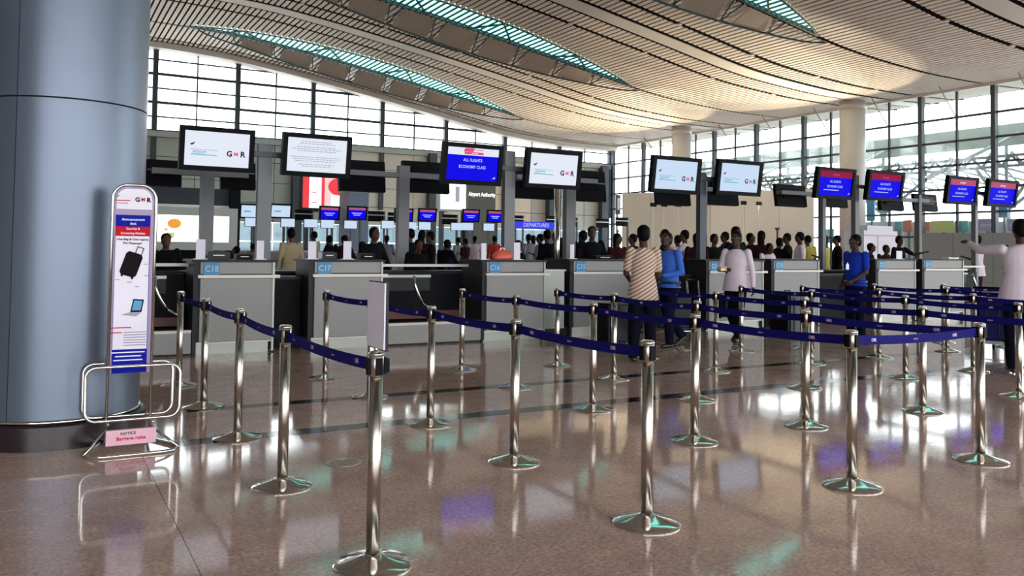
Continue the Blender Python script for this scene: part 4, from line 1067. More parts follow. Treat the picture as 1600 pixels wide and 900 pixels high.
# ---- cream partition wall on the right
pa, pb, pc = at(972, 302, 60), at(1110, 299, 54), at(1272, 296, 49)
zt = 0.5*(pa.z+pc.z)
pt = thing('cream_partition', (0, 0, 0), 'tall cream partition wall behind the crowd, right of centre', 'partition')
npan = 6
pts = []
for k in range(npan+1):
    u = k/npan; q = pa*(1-u)**2+pb*2*u*(1-u)*1.0+pc*u*u if False else (pa.lerp(pb, u*2) if u < 0.5 else pb.lerp(pc, u*2-1)); pts.append(q)
for k in range(npan):
    a, b = pts[k], pts[k+1]; d = (b-a); d.z = 0; d.normalize(); n = Vector((-d.y, d.x, 0))*0.25; g = d*0.02
    v = [Vector((a.x, a.y, 0))+g, Vector((b.x, b.y, 0))-g, Vector((b.x, b.y, b.z))-g, Vector((a.x, a.y, a.z))+g]
    MB().add(v+[p+n for p in v], [(0,1,2,3), (7,6,5,4), (0,4,5,1), (1,5,6,2), (2,6,7,3), (3,7,4,0)]).build('wall_panel', 'partition', pt)
for (px, py) in ((1021, 320), (1038, 320), (1060, 320), (1162, 317), (1186, 318)):
    a = at(px, py, 47)
    s = thing('hanging_marker', (a.x, 47, 0), 'small dark sign before the cream partition, %s from the left' % {1021: 'first', 1038: 'second', 1060: 'third', 1162: 'fourth', 1186: 'fifth'}[px], 'sign', 'small dark signs before the cream partition')
    MB().box(-0.26, -0.05, a.z-0.14, 0.26, 0.05, a.z+0.14).build('plate', 'black', s); MB().box(-0.02, 0.05, 0, 0.02, 0.09, a.z).build('stem', 'partition', s)
# small vertical sign at the bright corner
a = at(966, 318, 55); s = thing('corner_sign', (a.x, 55, 0), 'narrow dark vertical sign by the bright window corner', 'sign')
MB().box(-0.22, 0, a.z-0.9, 0.22, 0.1, a.z+0.7).build('plate', 'mullion', s); MB().box(-0.1, -0.02, a.z-0.5, 0.14, 0, a.z+0.45).build('white_mark', 'paper', s); MB().box(-0.05, 0.1, 0, 0.05, 0.2, a.z).build('stem', 'mullion', s)

# ---- right side: low grey wall, white kiosk, coloured shop boards outside the glass
p0, p1 = at(1430, 364, 30), at(1760, 364, 21)
lw = thing('low_grey_wall', (0, 0, 0), 'long low grey wall behind the rightmost counters', 'wall')
N6 = 5
for k in range(N6):
    a = p0.lerp(p1, k/N6); b = p0.lerp(p1, (k+1)/N6); d = (b-a).normalized()*0.01; d.z = 0
    n = Vector((0.1, 0.2, 0)); v = [Vector((a.x, a.y, 0))+d, Vector((b.x, b.y, 0))-d, Vector((b.x, b.y, p0.z))-d, Vector((a.x, a.y, p0.z))+d]
    MB().add(v+[q+n for q in v], [(0,1,2,3), (7,6,5,4), (0,4,5,1), (1,5,6,2), (2,6,7,3), (3,7,4,0)]).build('wall_panel', 'wall_plain', lw)
a, c = at(1350, 352, 27), at(1402, 405, 27)
kk = thing('white_kiosk', ((a.x+c.x)/2, 27, 0), 'pinkish white kiosk with a rounded top right of the wide column', 'kiosk')
w = c.x-a.x; MB().box(-w/2, 0, 0, w/2, 1.2, a.z-0.25).build('body', 'sign_white', kk)
MB().box(-w/2+0.25, 0, a.z-0.25, w/2-0.35, 1.2, a.z).build('top_box', 'sign_white', kk); MB().box(-w/2, -0.02, a.z-0.5, w/2, 0, a.z-0.46).build('band', 'grey_print', kk); MB().box(-w*0.1, -0.02, 0.1, -w*0.1+0.03, 0, a.z-0.5).build('door_gap', 'grey_print', kk)
specs = [(1240, 352, 1256, 372, 'lime_board', 'lime yellow'), (1290, 358, 1302, 380, 'teal_board', 'teal'), (1354, 312, 1366, 345, 'sky_board', 'tall blue'), (1398, 347, 1408, 361, 'teal_board', 'narrow teal'), (1411, 344, 1424, 362, 'salmon_board', 'rounded salmon'), (1430, 348, 1452, 361, 'salmon_board', 'salmon'),
         (1455, 345, 1490, 362, 'lime_board', 'pale lime'), (1492, 345, 1512, 362, 'teal_board', 'wide teal'), (1526, 342, 1556, 361, 'lilac_board', 'lilac lettered'), (1560, 318, 1574, 340, 'sky_board', 'small blue'), (1574, 342, 1600, 361, 'lilac_board', 'rightmost lilac')]
for x0, y0, x1, y1, mname, nm in specs:
    a, c = atX(x0, y0, 60.5), atX(x1, y1, 60.5); w = abs(a.y-c.y); h = a.z-c.z
    s = thing('shop_board', (60.5, (a.y+c.y)/2, 0), '%s board seen through the right glass wall' % nm, 'sign board')
    MB().box(0, -w/2, c.z, 0.15, w/2, a.z).build('board_face', mname, s); MB().box(0.15, -0.08, 0, 0.3, 0.08, a.z).build('post', 'canopy_steel', s)
    if 'lettered' in nm or 'rightmost' in nm or nm == 'salmon':
        mb = MB(); text(mb, 'airport', (-0.02, 0, (a.z+c.z)/2), (0, -1, 0), UZ, h*0.3, 0, 0.02, 0.8); mb.build('lettering', 'paper', s)

bb = thing('shop_hoarding', (61.6, 0, 0), 'long pale shopfront hoarding outside the right glass wall', 'hoarding')
for k_, (xa_, xb_) in enumerate(((1350, 1412), (1412, 1462), (1462, 1520), (1520, 1570), (1570, 1640))):
    a, c = atX(xa_, 347, 61.6), atX(xb_, 363, 61.6)
    MB().box(0, min(a.y, c.y)+.03, 0.2, 0.2, max(a.y, c.y)-.03, a.z).build('hoarding_panel', 'pale_board', bb)
# ---- canopy truss outside the right glass wall
ct = thing('canopy_truss', (0, 0, 0), 'pale steel canopy with lattice truss outside the right glass wall', 'canopy')
XC = 66.0
MB().box(XC, 20, 10.1, XC+0.3, 76, 11.6).build('fascia', 'canopy', ct); MB().box(XC, 20, 11.6, XC+8, 76, 11.8).build('canopy_roof', 'canopy', ct)
for zc_, ww in ((9.3, 0.22), (8.5, 0.22)): MB().box(XC-0.1, 20, zc_-ww/2, XC+0.1, 76, zc_+ww/2).build('chord', 'canopy_steel', ct)
mb = MB(); y = 20.0; k = 0
while y < 75: mb.bar((XC, y, 8.5 if k % 2 else 9.3), (XC, y+0.8, 9.3 if k % 2 else 8.5), 0.17); y += 0.8; k += 1
mb.build('lattice_webbing', 'canopy_steel', ct, kind='stuff')
mb = MB(); y = 22.0
while y < 74:
    mb.bar((XC, y, 8.4), (XC+5, y+2.2, 10.2), 0.14); mb.bar((XC, y+1.8, 8.4), (XC+5, y-0.4, 7.2), 0.14); mb.bar((XC+5, y-0.4, 7.2), (XC+5, y+2.2, 10.2), 0.12); y += 1.8
mb.build('roof_struts', 'canopy_steel', ct, kind='stuff')
for yk in (27, 38, 49, 60, 71):
    b = MB(); b.tube([(XC, yk, -0.3), (XC, yk, 5.2)], 0.28, 8); b.build('tree_column', 'canopy_steel', ct)
    for dy, dz in ((-5, 3.3), (-2.5, 3.3), (2.5, 3.3), (5, 3.3), (0, 4.9)):
        MB().tube([(XC, yk, 5.0), (XC, yk+dy, 5.2+dz)], 0.14, 6).build('branch', 'canopy_steel', ct)
    MB().tube([(XC, yk-1, 11.0), (XC-5.5, yk+3.5, 7.2)], 0.16, 6).build('raker', 'canopy_steel', ct)

# ================================================================== PEOPLE
def capsule(mb, a, b, ra, rb, n=12, flat=1.0, fdir=None):
    """closed tapered capsule"""
    a = Vector(a); b = Vector(b); d = b-a; L = d.length; d = d/L if L > 1e-6 else Vector((0, 0, 1))
    h = Vector((0, 0, 1)) if abs(d.z) < 0.9 else Vector((0, 1, 0))
    u = d.cross(h).normalized(); w = u.cross(d).normalized()
    rings = []
    for k in range(1, 4): t = pi/2*k/4; rings.append((a-d*ra*cos(t), ra*sin(t)))
    rings.append((a, ra)); rings.append((b, rb))
    for k in range(3, 0, -1): t = pi/2*k/4; rings.append((b+d*rb*cos(t), rb*sin(t)))
    v = [a-d*ra]; f = []
    for c, r in rings:
        for k in range(n):
            t = 2*pi*k/n; p = u*cos(t)*r+w*sin(t)*r
            if fdir is not None: p -= fdir*p.dot(fdir)*(1-flat)
            v.append(c+p)
    v.append(b+d*rb); R = len(rings)
    for k in range(n): f.append((0, 1+(k+1) % n, 1+k))
    for i in range(R-1):
        for k in range(n): f.append((1+i*n+k, 1+i*n+(k+1) % n, 1+(i+1)*n+(k+1) % n, 1+(i+1)*n+k))
    e = len(v)-1
    for k in range(n): f.append((e, 1+(R-1)*n+k, 1+(R-1)*n+(k+1) % n))
    mb.add(v, f, 0, True)
def ellipsoid(mb, c, r, n=16, m=10, R=None):
    c = Vector(c); v = []; f = []
    v.append(Vector((0, 0, -r[2])))
    for i in range(1, m):
        t = -pi/2+pi*i/m
        for k in range(n): p = 2*pi*k/n; v.append(Vector((r[0]*cos(t)*cos(p), r[1]*cos(t)*sin(p), r[2]*sin(t))))
    v.append(Vector((0, 0, r[2])))
    for k in range(n): f.append((0, 1+(k+1) % n, 1+k))
    for i in range(m-2):
        for k in range(n): f.append((1+i*n+k, 1+i*n+(k+1) % n, 1+(i+1)*n+(k+1) % n, 1+(i+1)*n+k))
    e = len(v)-1
    for k in range(n): f.append((e, 1+(m-2)*n+k, 1+(m-2)*n+(k+1) % n))
    mb.add([c+(R @ p if R else p) for p in v], f, 0, True)
def loft(mb, secs, n=20):
    """closed elliptical loft: (x, y, z, rx, ry)"""
    v = []; f = []
    for (x, y, z, rx, ry) in secs:
        for k in range(n): t = 2*pi*k/n; v.append((x+rx*cos(t), y+ry*sin(t), z))
    for i in range(len(secs)-1):
        for k in range(n): f.append((i*n+k, i*n+(k+1) % n, (i+1)*n+(k+1) % n, (i+1)*n+k))
    f.append(list(range(n))[::-1]); f.append(list(range((len(secs)-1)*n, len(secs)*n)))
    mb.add(v, f, 0, True)
def remesh(mb, name, matn, parent, vox, smooth=2, label=None):
    me = bpy.data.meshes.new(name); me.from_pydata(mb.v, [], mb.f); o = bpy.data.objects.new(name, me); COL.objects.link(o)
    r = o.modifiers.new('r', 'REMESH'); r.mode = 'VOXEL'; r.voxel_size = vox; r.use_smooth_shade = True
    if smooth: s = o.modifiers.new('s', 'SMOOTH'); s.iterations = smooth; s.factor = 0.5
    dg = bpy.context.evaluated_depsgraph_get(); dg.update()
    m2 = bpy.data.meshes.new_from_object(o.evaluated_get(dg)); o.modifiers.clear(); o.data = m2; bpy.data.meshes.remove(me); m2.name = name
    m2.materials.clear(); m2.materials.append(M[matn] if isinstance(matn, str) else matn)
    m2.polygons.foreach_set('use_smooth', [True]*len(m2.polygons))
    o.parent = parent
    if label: o['label'] = label
    return o
V = Vector
def hand(mb, wr, d, nrm, side, curl=0.5, fr=0.008):
    """palm, four unequal bent fingers and a thumb from wrist wr along d; nrm = palm facing"""
    d = V(d).normalized(); nrm = V(nrm); nrm = (nrm-d*nrm.dot(d)).normalized(); s = d.cross(nrm)*side
    wr = V(wr)
    capsule(mb, wr, wr+d*0.075, 0.027, 0.036, 10, 0.45, nrm)
    for k, (off, ln) in enumerate(((-0.027, 0.066), (-0.009, 0.076), (0.009, 0.071), (0.026, 0.055))):
        a = wr+d*0.085+s*off; b = a+(d*cos(curl*0.5)+nrm*sin(curl*0.5))*ln*0.5; c = b+(d*cos(curl*1.4)+nrm*sin(curl*1.4))*ln*0.5
        capsule(mb, a-d*0.02, b, fr, fr*0.95, 6); capsule(mb, b, c, fr*0.95, fr*0.8, 6)
    a = wr+d*0.02-s*0.02; b = a+(d*0.7-s*0.6+nrm*0.2).normalized()*0.04; c = b+(d*0.9-s*0.1+nrm*0.5).normalized()*0.03
    capsule(mb, a, b, 0.012, 0.010, 6); capsule(mb, b, c, 0.010, 0.008, 6)
def figure(name, label, loc, rz, H, pose, shirt, trousers, skin='skin', hair='short', group=None, fine=False, cat='person', clothes='shirt', sleeves='long', extra=None, girth=1.0):
    """person facing local +Y; pose gives joints in metres for a 1.75 m figure"""
    k = H/1.75
    t = thing(name, loc, label, cat, group, rz); t.scale = (k, k, k)
    J = dict(hipL=V((-.095, 0, .92)), hipR=V((.095, 0, .92)), kneeL=V((-.10, .02, .50)), kneeR=V((.10, .02, .50)), ankL=V((-.105, -.02, .09)), ankR=V((.105, -.02, .09)),
             chest=V((0, 0, 1.22)), neck=V((0, -.01, 1.46)), head=V((0, .015, 1.635)), shL=V((-.185, -.01, 1.42)), shR=V((.185, -.01, 1.42)),
             elL=V((-.25, -.03, 1.13)), elR=V((.25, -.03, 1.13)), wrL=V((-.26, .05, .88)), wrR=V((.26, .05, .88)), turn=0.0, nod=0.0,
             palmL=V((1, 0, 0)), palmR=V((-1, 0, 0)), toeL=0.0, toeR=0.0)
    J.update({a: (V(b) if isinstance(b, (tuple, list)) else b) for a, b in pose.items()})
    lean = J['neck']-V((0, -.01, 1.46))
    def lx(z): s = max(0, (z-.92)/.54); return lean*s
    g = girth
    def torso(mb, e, hem=None):
        secs = []
        for z, rx, ry, yo in ((.80, .155, .115, 0), (.92, .165, .12, 0), (1.02, .152, .108, .005), (1.12, .150, .108, .01), (1.24, .165, .115, .005), (1.34, .172, .112, -.005), (1.41, .150, .090, -.01), (1.455, .085, .065, -.012)):
            if hem is not None and z < hem-0.01: continue
            if hem is not None and hem < .85 and z < 1.05: rx = .215-(z-.80)*.17; ry = .158-(z-.80)*.13
            o = lx(z); secs.append((o.x, yo+o.y, z+o.z, rx*g+e, ry*g+e))
        if hem is not None and not any(abs(s[2]-hem) < .01 for s in secs): secs = [(0, 0, hem, .185*g+e*1.4, .140*g+e*1.4)]+secs
        loft(mb, secs)
    Rm = Matrix.Rotation(J['turn'], 3, 'Z') @ Matrix.Rotation(-J['nod'], 3, 'X')
    hc = J['head']
    body = MB(); torso(body, 0)
    capsule(body, J['neck']-V((0, 0, .05)), hc-V((0, .01, .06)), .055, .052)
    ellipsoid(body, hc+Rm @ V((0, 0, .015)), (.074, .092, .105), R=Rm)
    ellipsoid(body, hc+Rm @ V((0, .022, -.055)), (.056, .066, .065), R=Rm)
    if fine:
        capsule(body, hc+Rm @ V((0, .088, .012)), hc+Rm @ V((0, .108, -.028)), .009, .016, 8)
        ellipsoid(body, hc+Rm @ V((0, .086, -.062)), (.026, .012, .009), R=Rm); ellipsoid(body, hc+Rm @ V((0, .078, -.100)), (.022, .018, .016), R=Rm)
        for s in (-1, 1): ellipsoid(body, hc+Rm @ V((s*.076, -.005, -.01)), (.012, .02, .034), R=Rm); ellipsoid(body, hc+Rm @ V((s*.032, .078, .028)), (.026, .014, .010), R=Rm)
    else:
        ellipsoid(body, hc+Rm @ V((0, .098, -.012)), (.014, .016, .024), R=Rm)
    for s, S in ((-1, 'L'), (1, 'R')):
        capsule(body, J['sh'+S], J['el'+S], .052, .041); capsule(body, J['el'+S], J['wr'+S], .040, .027)
        capsule(body, J['hip'+S], J['knee'+S], .085, .056); capsule(body, J['knee'+S], J['ank'+S], .055, .038)
        if fine: hand(body, J['wr'+S], J.get('dir'+S, J['wr'+S]-J['el'+S]), J['palm'+S], s, 0.7)
        else:
            d = (J['wr'+S]-J['el'+S]).normalized(); capsule(body, J['wr'+S], J['wr'+S]+d*.09, .026, .030, 8, 0.6, J['palm'+S].normalized())
            for q in (-1, 0, 1): sd = d.cross(J['palm'+S]).normalized(); capsule(body, J['wr'+S]+d*.08+sd*q*.018, J['wr'+S]+d*.16+sd*q*.02, .011, .009, 6)
    bv = .0075 if fine else .022
    remesh(body, 'body', skin, t, bv, 2)
    # hair
    hm = MB()
    ellipsoid(hm, hc+Rm @ V((0, -.018, .045)), (.087, .097, .090), R=Rm); ellipsoid(hm, hc+Rm @ V((0, -.045, .0)), (.081, .070, .088), R=Rm)
    if hair == 'long':
        loft(hm, [(hc.x, hc.y-.06, hc.z-.30, .05, .03), (hc.x, hc.y-.065, hc.z-.15, .08, .04), (hc.x, hc.y-.05, hc.z+.02, .085, .06)], 12)
    remesh(hm, 'hair', 'hair', t, .011 if fine else .022, 2)
    # shirt
    sm = MB(); hem = .80 if clothes == 'loose' else (.55 if clothes == 'kurta' else .90)
    if clothes == 'kurta':
        loft(sm, [(0, 0, .55, .22, .17), (0, 0, .9, .19, .14)]+[(lx(z).x, lx(z).y, z+lx(z).z, rx*g+.012, ry*g+.012) for z, rx, ry in ((1.02, .155, .112), (1.12, .152, .11), (1.24, .168, .118), (1.34, .174, .115), (1.42, .150, .09), (1.452, .085, .065))])
    else: torso(sm, .011, hem)
    for s, S in ((-1, 'L'), (1, 'R')):
        sh, el, wr = J['sh'+S], J['el'+S], J['wr'+S]
        if sleeves == 'long': capsule(sm, sh, el, .060, .050); capsule(sm, el, el.lerp(wr, .93), .049, .038)
        else: capsule(sm, sh, sh.lerp(el, .75), .062, .058)
    nk = J['neck']; loft(sm, [(nk.x, nk.y, nk.z-.05, .10, .08), (nk.x, nk.y, nk.z+.012, .064, .060)], 14)
    so = remesh(sm, 'shirt', shirt, t, .011 if fine else .022, 2)
    # trousers
    tm = MB()
    loft(tm, [(0, 0, .80, .165*g, .125*g), (0, 0, .90, .170*g, .128*g), (0, 0, .99, .158*g, .118*g)])
    for S in 'LR': capsule(tm, J['hip'+S].lerp(J['knee'+S], .14), J['knee'+S], .098, .084); capsule(tm, J['knee'+S], J['ank'+S].lerp(J['knee'+S], .04), .082, .070)
    remesh(tm, 'trousers', trousers, t, .012 if fine else .022, 2)
    if fine and clothes == 'shirt': MB().lathe([(.172*g, .955), (.183*g, .957), (.183*g, .99), (.172*g, .992)], n=24, caps=False).build('belt_strap', 'shoe', t).scale = (1, .76, 1)
    for S in 'LR':
        a = J['ank'+S]; p = J['toe'+S]; fm = MB()
        q = V((0, cos(p), -sin(p)))
        capsule(fm, a+V((0, -.035, -.045)), a+q*.16+V((0, 0, -.048)), .040, .038, 10, 0.9, V((0, 0, 1)))
        o = remesh(fm, 'shoe', 'shoe', t, .012 if fine else .022, 1)
    if fine:
        em = MB()
        for s in (-1, 1): ellipsoid(em, hc+Rm @ V((s*.031, .083, .012)), (.013, .008, .007), 8, 6, R=Rm)
        em.build('eyes', 'eye', t)
        em = MB()
        for s in (-1, 1): ellipsoid(em, hc+Rm @ V((s*.031, .0905, .012)), (.006, .003, .006), 8, 6, R=Rm); ellipsoid(em, hc+Rm @ V((s*.032, .092, .034)), (.022, .006, .005), 8, 6, R=Rm)
        em.build('brows_and_pupils', 'hair', t)
    return t
def face_cam(p, off=0.0): return atan2(-(0-p[0]), (0-p[1]))+off      # yaw that turns local +Y toward the camera
# main figures ------------------------------------------------------
p = fl(1004, 566)
figure('person', 'man seen from behind in cream shirt with diagonal brown stripes, at the queue', (p.x, p.y, 0), radians(-25), 1.78,
       dict(shL=(-.165, -.01, 1.42), shR=(.165, -.01, 1.42), elL=(-.215, .04, 1.14), wrL=(-.12, .24, 1.04), elR=(.215, .06, 1.13), wrR=(.10, .28, 1.06), ankL=(-.13, -.02, .09), ankR=(.11, .03, .09)), 'striped', 'trouser', fine=True, clothes='loose', group='people in the hall', girth=0.92, sleeves='short')
# pale newspaper / cloth in his hands
p2 = fl(1041, 543)
q = thing('folded_papers', (0, 0, 0), 'pinkish folded papers held between the striped and the blue shirt men', 'papers')
a = at(1016, 408, p.y+0.15); MB().box(-0.05, -0.02, -0.2, 0.06, 0.02, 0.1).build('sheets', 'sign_white', q); MB().box(-0.03, -0.023, -0.15, 0.05, -0.02, -0.02).build('print_patch', 'pink_board', q); q.location = a
figure('person', 'man in bright blue shirt and navy trousers walking, looking down at papers', (p2.x+0.06, p2.y, 0), face_cam(p2, radians(-42)), 1.76,
       dict(neck=(0, .04, 1.45), head=(0, .085, 1.615), nod=-0.35, turn=.35, elL=(-.25, .02, 1.13), wrL=(-.10, .27, 1.08), elR=(.25, .02, 1.13), wrR=(.08, .28, 1.06), dirL=(.4, .6, .1), dirR=(-.4, .6, .1),
            kneeR=(.10, -.06, .50), ankR=(.10, -.38, .16), toeR=0.6, kneeL=(-.10, .14, .51), ankL=(-.10, .10, .09), shL=(-.185, .03, 1.41), shR=(.185, .03, 1.41)), 'blue_shirt', 'trouser_navy', fine=True, group='people in the hall')
p3 = fl(1150, 533)
ws = figure('person', 'man in pinkish white shirt walking with a dark bag, before the middle counters', (p3.x, p3.y, 0), face_cam(p3, radians(-20)), 1.79,
       dict(elL=(-.25, -.02, 1.13), wrL=(-.29, .04, .87), dirL=(-.1, .2, -1), elR=(.26, .03, 1.14), wrR=(.10, .25, 1.13), dirR=(-.6, .5, .1),
            kneeL=(-.10, .16, .51), ankL=(-.10, .16, .09), kneeR=(.10, .0, .50), ankR=(.10, -.28, .13), toeR=.5), 'white_shirt', 'trouser', fine=True, clothes='loose', group='people in the hall')
p4 = fl(1337, 531)
figure('person', 'man in royal blue shirt standing sideways behind the belts, with a white badge', (p4.x, p4.y, 0), face_cam(p4, radians(-40)), 1.77,
       dict(elL=(-.23, .03, 1.13), wrL=(-.15, .22, 1.0), elR=(.23, -.06, 1.13), wrR=(.20, .10, .93), turn=radians(-15)), 'royal_shirt', 'trouser_navy', fine=True, group='people in the hall', girth=1.1, sleeves='short')
bp_ = at(1324, 417, p4.y-0.15); q = thing('white_badge', bp_, 'small white badge pinned on the royal blue shirt', 'badge'); MB().box(-0.035, -0.004, -0.045, 0.035, 0.004, 0.045).build('card', 'paper', q); MB().box(-0.006, -0.006, 0.045, 0.006, 0.006, 0.07).build('clip', 'chrome', q)
p5 = fl(1597, 584)
figure('person', 'man seen from behind in white shirt pointing left, at the right edge', (p5.x, p5.y, 0), radians(-42), 1.90,
       dict(elL=(-.37, .20, 1.40), wrL=(-.42, .42, 1.48), dirL=(-.2, .8, .3), palmL=(0, 0, -1), elR=(.27, -.0, 1.13), wrR=(.25, .12, .9), shL=(-.2, .0, 1.41), ankL=(-.10, -.02, .09), ankR=(.12, .05, .09)), 'white_shirt', 'trouser', fine=True, clothes='loose', group='people in the hall', girth=1.12)
tk = at(1131, 420, p3.y-0.33)
q = thing('ticket_folder', tk, 'small yellow-brown folder held before the pinkish white shirt', 'folder'); MB().box(-0.07, -0.004, -0.035, 0.06, 0.004, 0.035).build('cover', mat('folder_ochre', (0.42, 0.28, 0.08), 0.6), q); MB().box(-0.06, -0.006, -0.02, 0.02, -0.004, 0.0).build('strip', 'paper', q)
# rolling trolley by the pointing man
def trolley(loc, rz, label, bags):
    t = thing('luggage_trolley', loc, label, 'trolley', 'luggage trolleys'); t.rotation_euler = (0, 0, rz)
    MB().tube([(-.25, -.35, .98), (-.25, -.38, .6), (-.25, -.30, .16), (-.22, .45, .14), (.22, .45, .14), (.25, -.30, .16), (.25, -.38, .6), (.25, -.35, .98)], .014, 8).build('frame', 'chrome', t)
    MB().tube([(-.25, -.35, .98), (.25, -.35, .98)], .018, 8).build('handle_bar', 'black', t)
    for y in (-.2, 0, .2): MB().box(-.23, y-.02, .15, .23, y+.02, .17).build('deck_slat', 'steel_dull', t)
    for x, y in ((-.22, -.28), (.22, -.28), (0, .42)):
        w = MB().lathe([(.0, -.018), (.055, -.018), (.065, -.01), (.065, .01), (.055, .018), (0, .018)], n=16); w.v = [(b_+x, a_+y, c_+.066) for a_, c_, b_ in w.v]; w.build('wheel', 'black', t)
    return t
def suitcase(loc, rz, label, w=.42, d=.26, h=.62, m='blackgloss'):
    t = thing('suitcase', loc, label, 'suitcase', 'dark luggage in the queue'); t.rotation_euler = (0, 0, rz)
    b = bmesh.new(); bmesh.ops.create_cube(b, size=1); bmesh.ops.scale(b, vec=(w, d, h), verts=b.verts); bmesh.ops.bevel(b, geom=b.edges[:], offset=.04, segments=3, affect='EDGES')
    bmesh.ops.translate(b, vec=(0, 0, h/2+.02), verts=b.verts); me = bpy.data.meshes.new('shell'); b.to_mesh(me); b.free(); me.materials.append(M[m]); o = bpy.data.objects.new('shell', me); COL.objects.link(o); o.parent = t
    MB().tube([(-.08, 0, h+.01), (-.08, 0, h+.05), (.08, 0, h+.05), (.08, 0, h+.01)], .011, 6).build('handle', 'black', t)
    for x in (-w*.35, w*.35): MB().cbox((x, 0, .02), .04, .08, .04).build('wheel', 'black', t)
    for x in (-w*.2, w*.2): MB().box(x-.012, -d/2-.008, .08, x+.012, -d/2+.002, h-.06).build('rib', 'counter_edge', t)
    return t
pt_ = fl(1552, 552)
trolley((pt_.x, pt_.y, 0), radians(-60), 'luggage trolley with dark wheels left of the pointing man', 0)
suitcase((pt_.x, pt_.y, .17), radians(-60), 'dark blue suitcase on the trolley left of the pointing man', m='navy_cloth')
q = fl(975, 540); suitcase((q.x, q.y+.25, 0), .2, 'large black suitcase on the floor behind the striped-shirt man', .62, .36, .62)
q = fl(1082, 535); trolley((q.x, q.y+.5, 0), radians(70), 'luggage trolley behind the blue-shirt man', 0)
suitcase((q.x, q.y+.5, .17), radians(70), 'black suitcase lying on the trolley behind the blue shirt', .5, .5, .55); suitcase((q.x+.02, q.y+.5, .76), radians(64), 'smaller black bag topmost on the trolley behind the blue shirt', .36, .3, .26, m='charcoal')
q = fl(1128, 531); suitcase((q.x-.1, q.y-.12, .38), radians(20), 'dark shoulder bag hanging beside the pinkish white shirt', .36, .2, .34, m='charcoal')
q = fl(1297, 535); suitcase((q.x, q.y+.9, 0), radians(10), 'black suitcase standing left of the royal blue shirt man', .5, .4, .75)

# crowd: six prototypes, copied with their parts
STAND = dict()
DESK = dict(neck=(0, .05, 1.44), head=(0, .09, 1.60), nod=-.2, elL=(-.27, .08, 1.14), wrL=(-.15, .30, 1.08), elR=(.27, .08, 1.14), wrR=(.15, .30, 1.08))
LEAN = dict(neck=(.0, .14, 1.40), head=(.02, .21, 1.54), nod=-.35, shL=(-.19, .13, 1.36), shR=(.19, .13, 1.36), elL=(-.29, .22, 1.10), wrL=(-.22, .42, 1.04), elR=(.29, .22, 1.10), wrR=(.2, .44, 1.04))
TALK = dict(turn=.5, elR=(.26, .06, 1.14), wrR=(.16, .27, 1.22), elL=(-.24, -.03, 1.13))
REACH = dict(elL=(-.34, .16, 1.28), wrL=(-.46, .36, 1.34), shL=(-.19, .02, 1.42))
protos = {}
def proto_fig(key):
    if key in protos: return protos[key], False
    pose, hair, clothes, sl = {'stand': (STAND, 'short', 'shirt', 'long'), 'desk': (DESK, 'short', 'shirt', 'long'), 'lean': (LEAN, 'short', 'shirt', 'long'), 'talk': (TALK, 'short', 'loose', 'short'), 'lady': (TALK, 'long', 'kurta', 'long'), 'reach': (REACH, 'short', 'loose', 'short')}[key]
    t = figure('person', '-', (0, 0, 0), 0, 1.75, pose, 'charcoal', 'trouser', hair=hair, clothes=clothes, sleeves=sl, group='people in the hall')
    for c_ in t.children:
        for s_ in c_.material_slots: mm = s_.material; s_.link = 'OBJECT'; s_.material = mm
    protos[key] = t; return t, True
def crowd(px, top, Y, key, shirt, trs, label, yaw=0.0, skin='skin', Hf=None):
    """person on plane Y whose head top is at pixel (px, top)"""
    src, first = proto_fig(key); t = src if first else copy_tree(src)
    q = at(px, top, Y); H = Hf or max(1.52, min(1.98, q.z)); k = H/1.75
    t.scale = (k, k, k); t.location = (q.x, Y, 0); t.rotation_euler = (0, 0, yaw); tag(t, label, 'person', 'people in the hall')
    for c_ in t.children:
        n = c_.name.split('.')[0]
        if n == 'shirt': c_.material_slots[0].link = 'OBJECT'; c_.material_slots[0].material = M[shirt]
        if n == 'trousers': c_.material_slots[0].link = 'OBJECT'; c_.material_slots[0].material = M[trs]
        if n == 'body': c_.material_slots[0].link = 'OBJECT'; c_.material_slots[0].material = M[skin]
    return t
B = pi
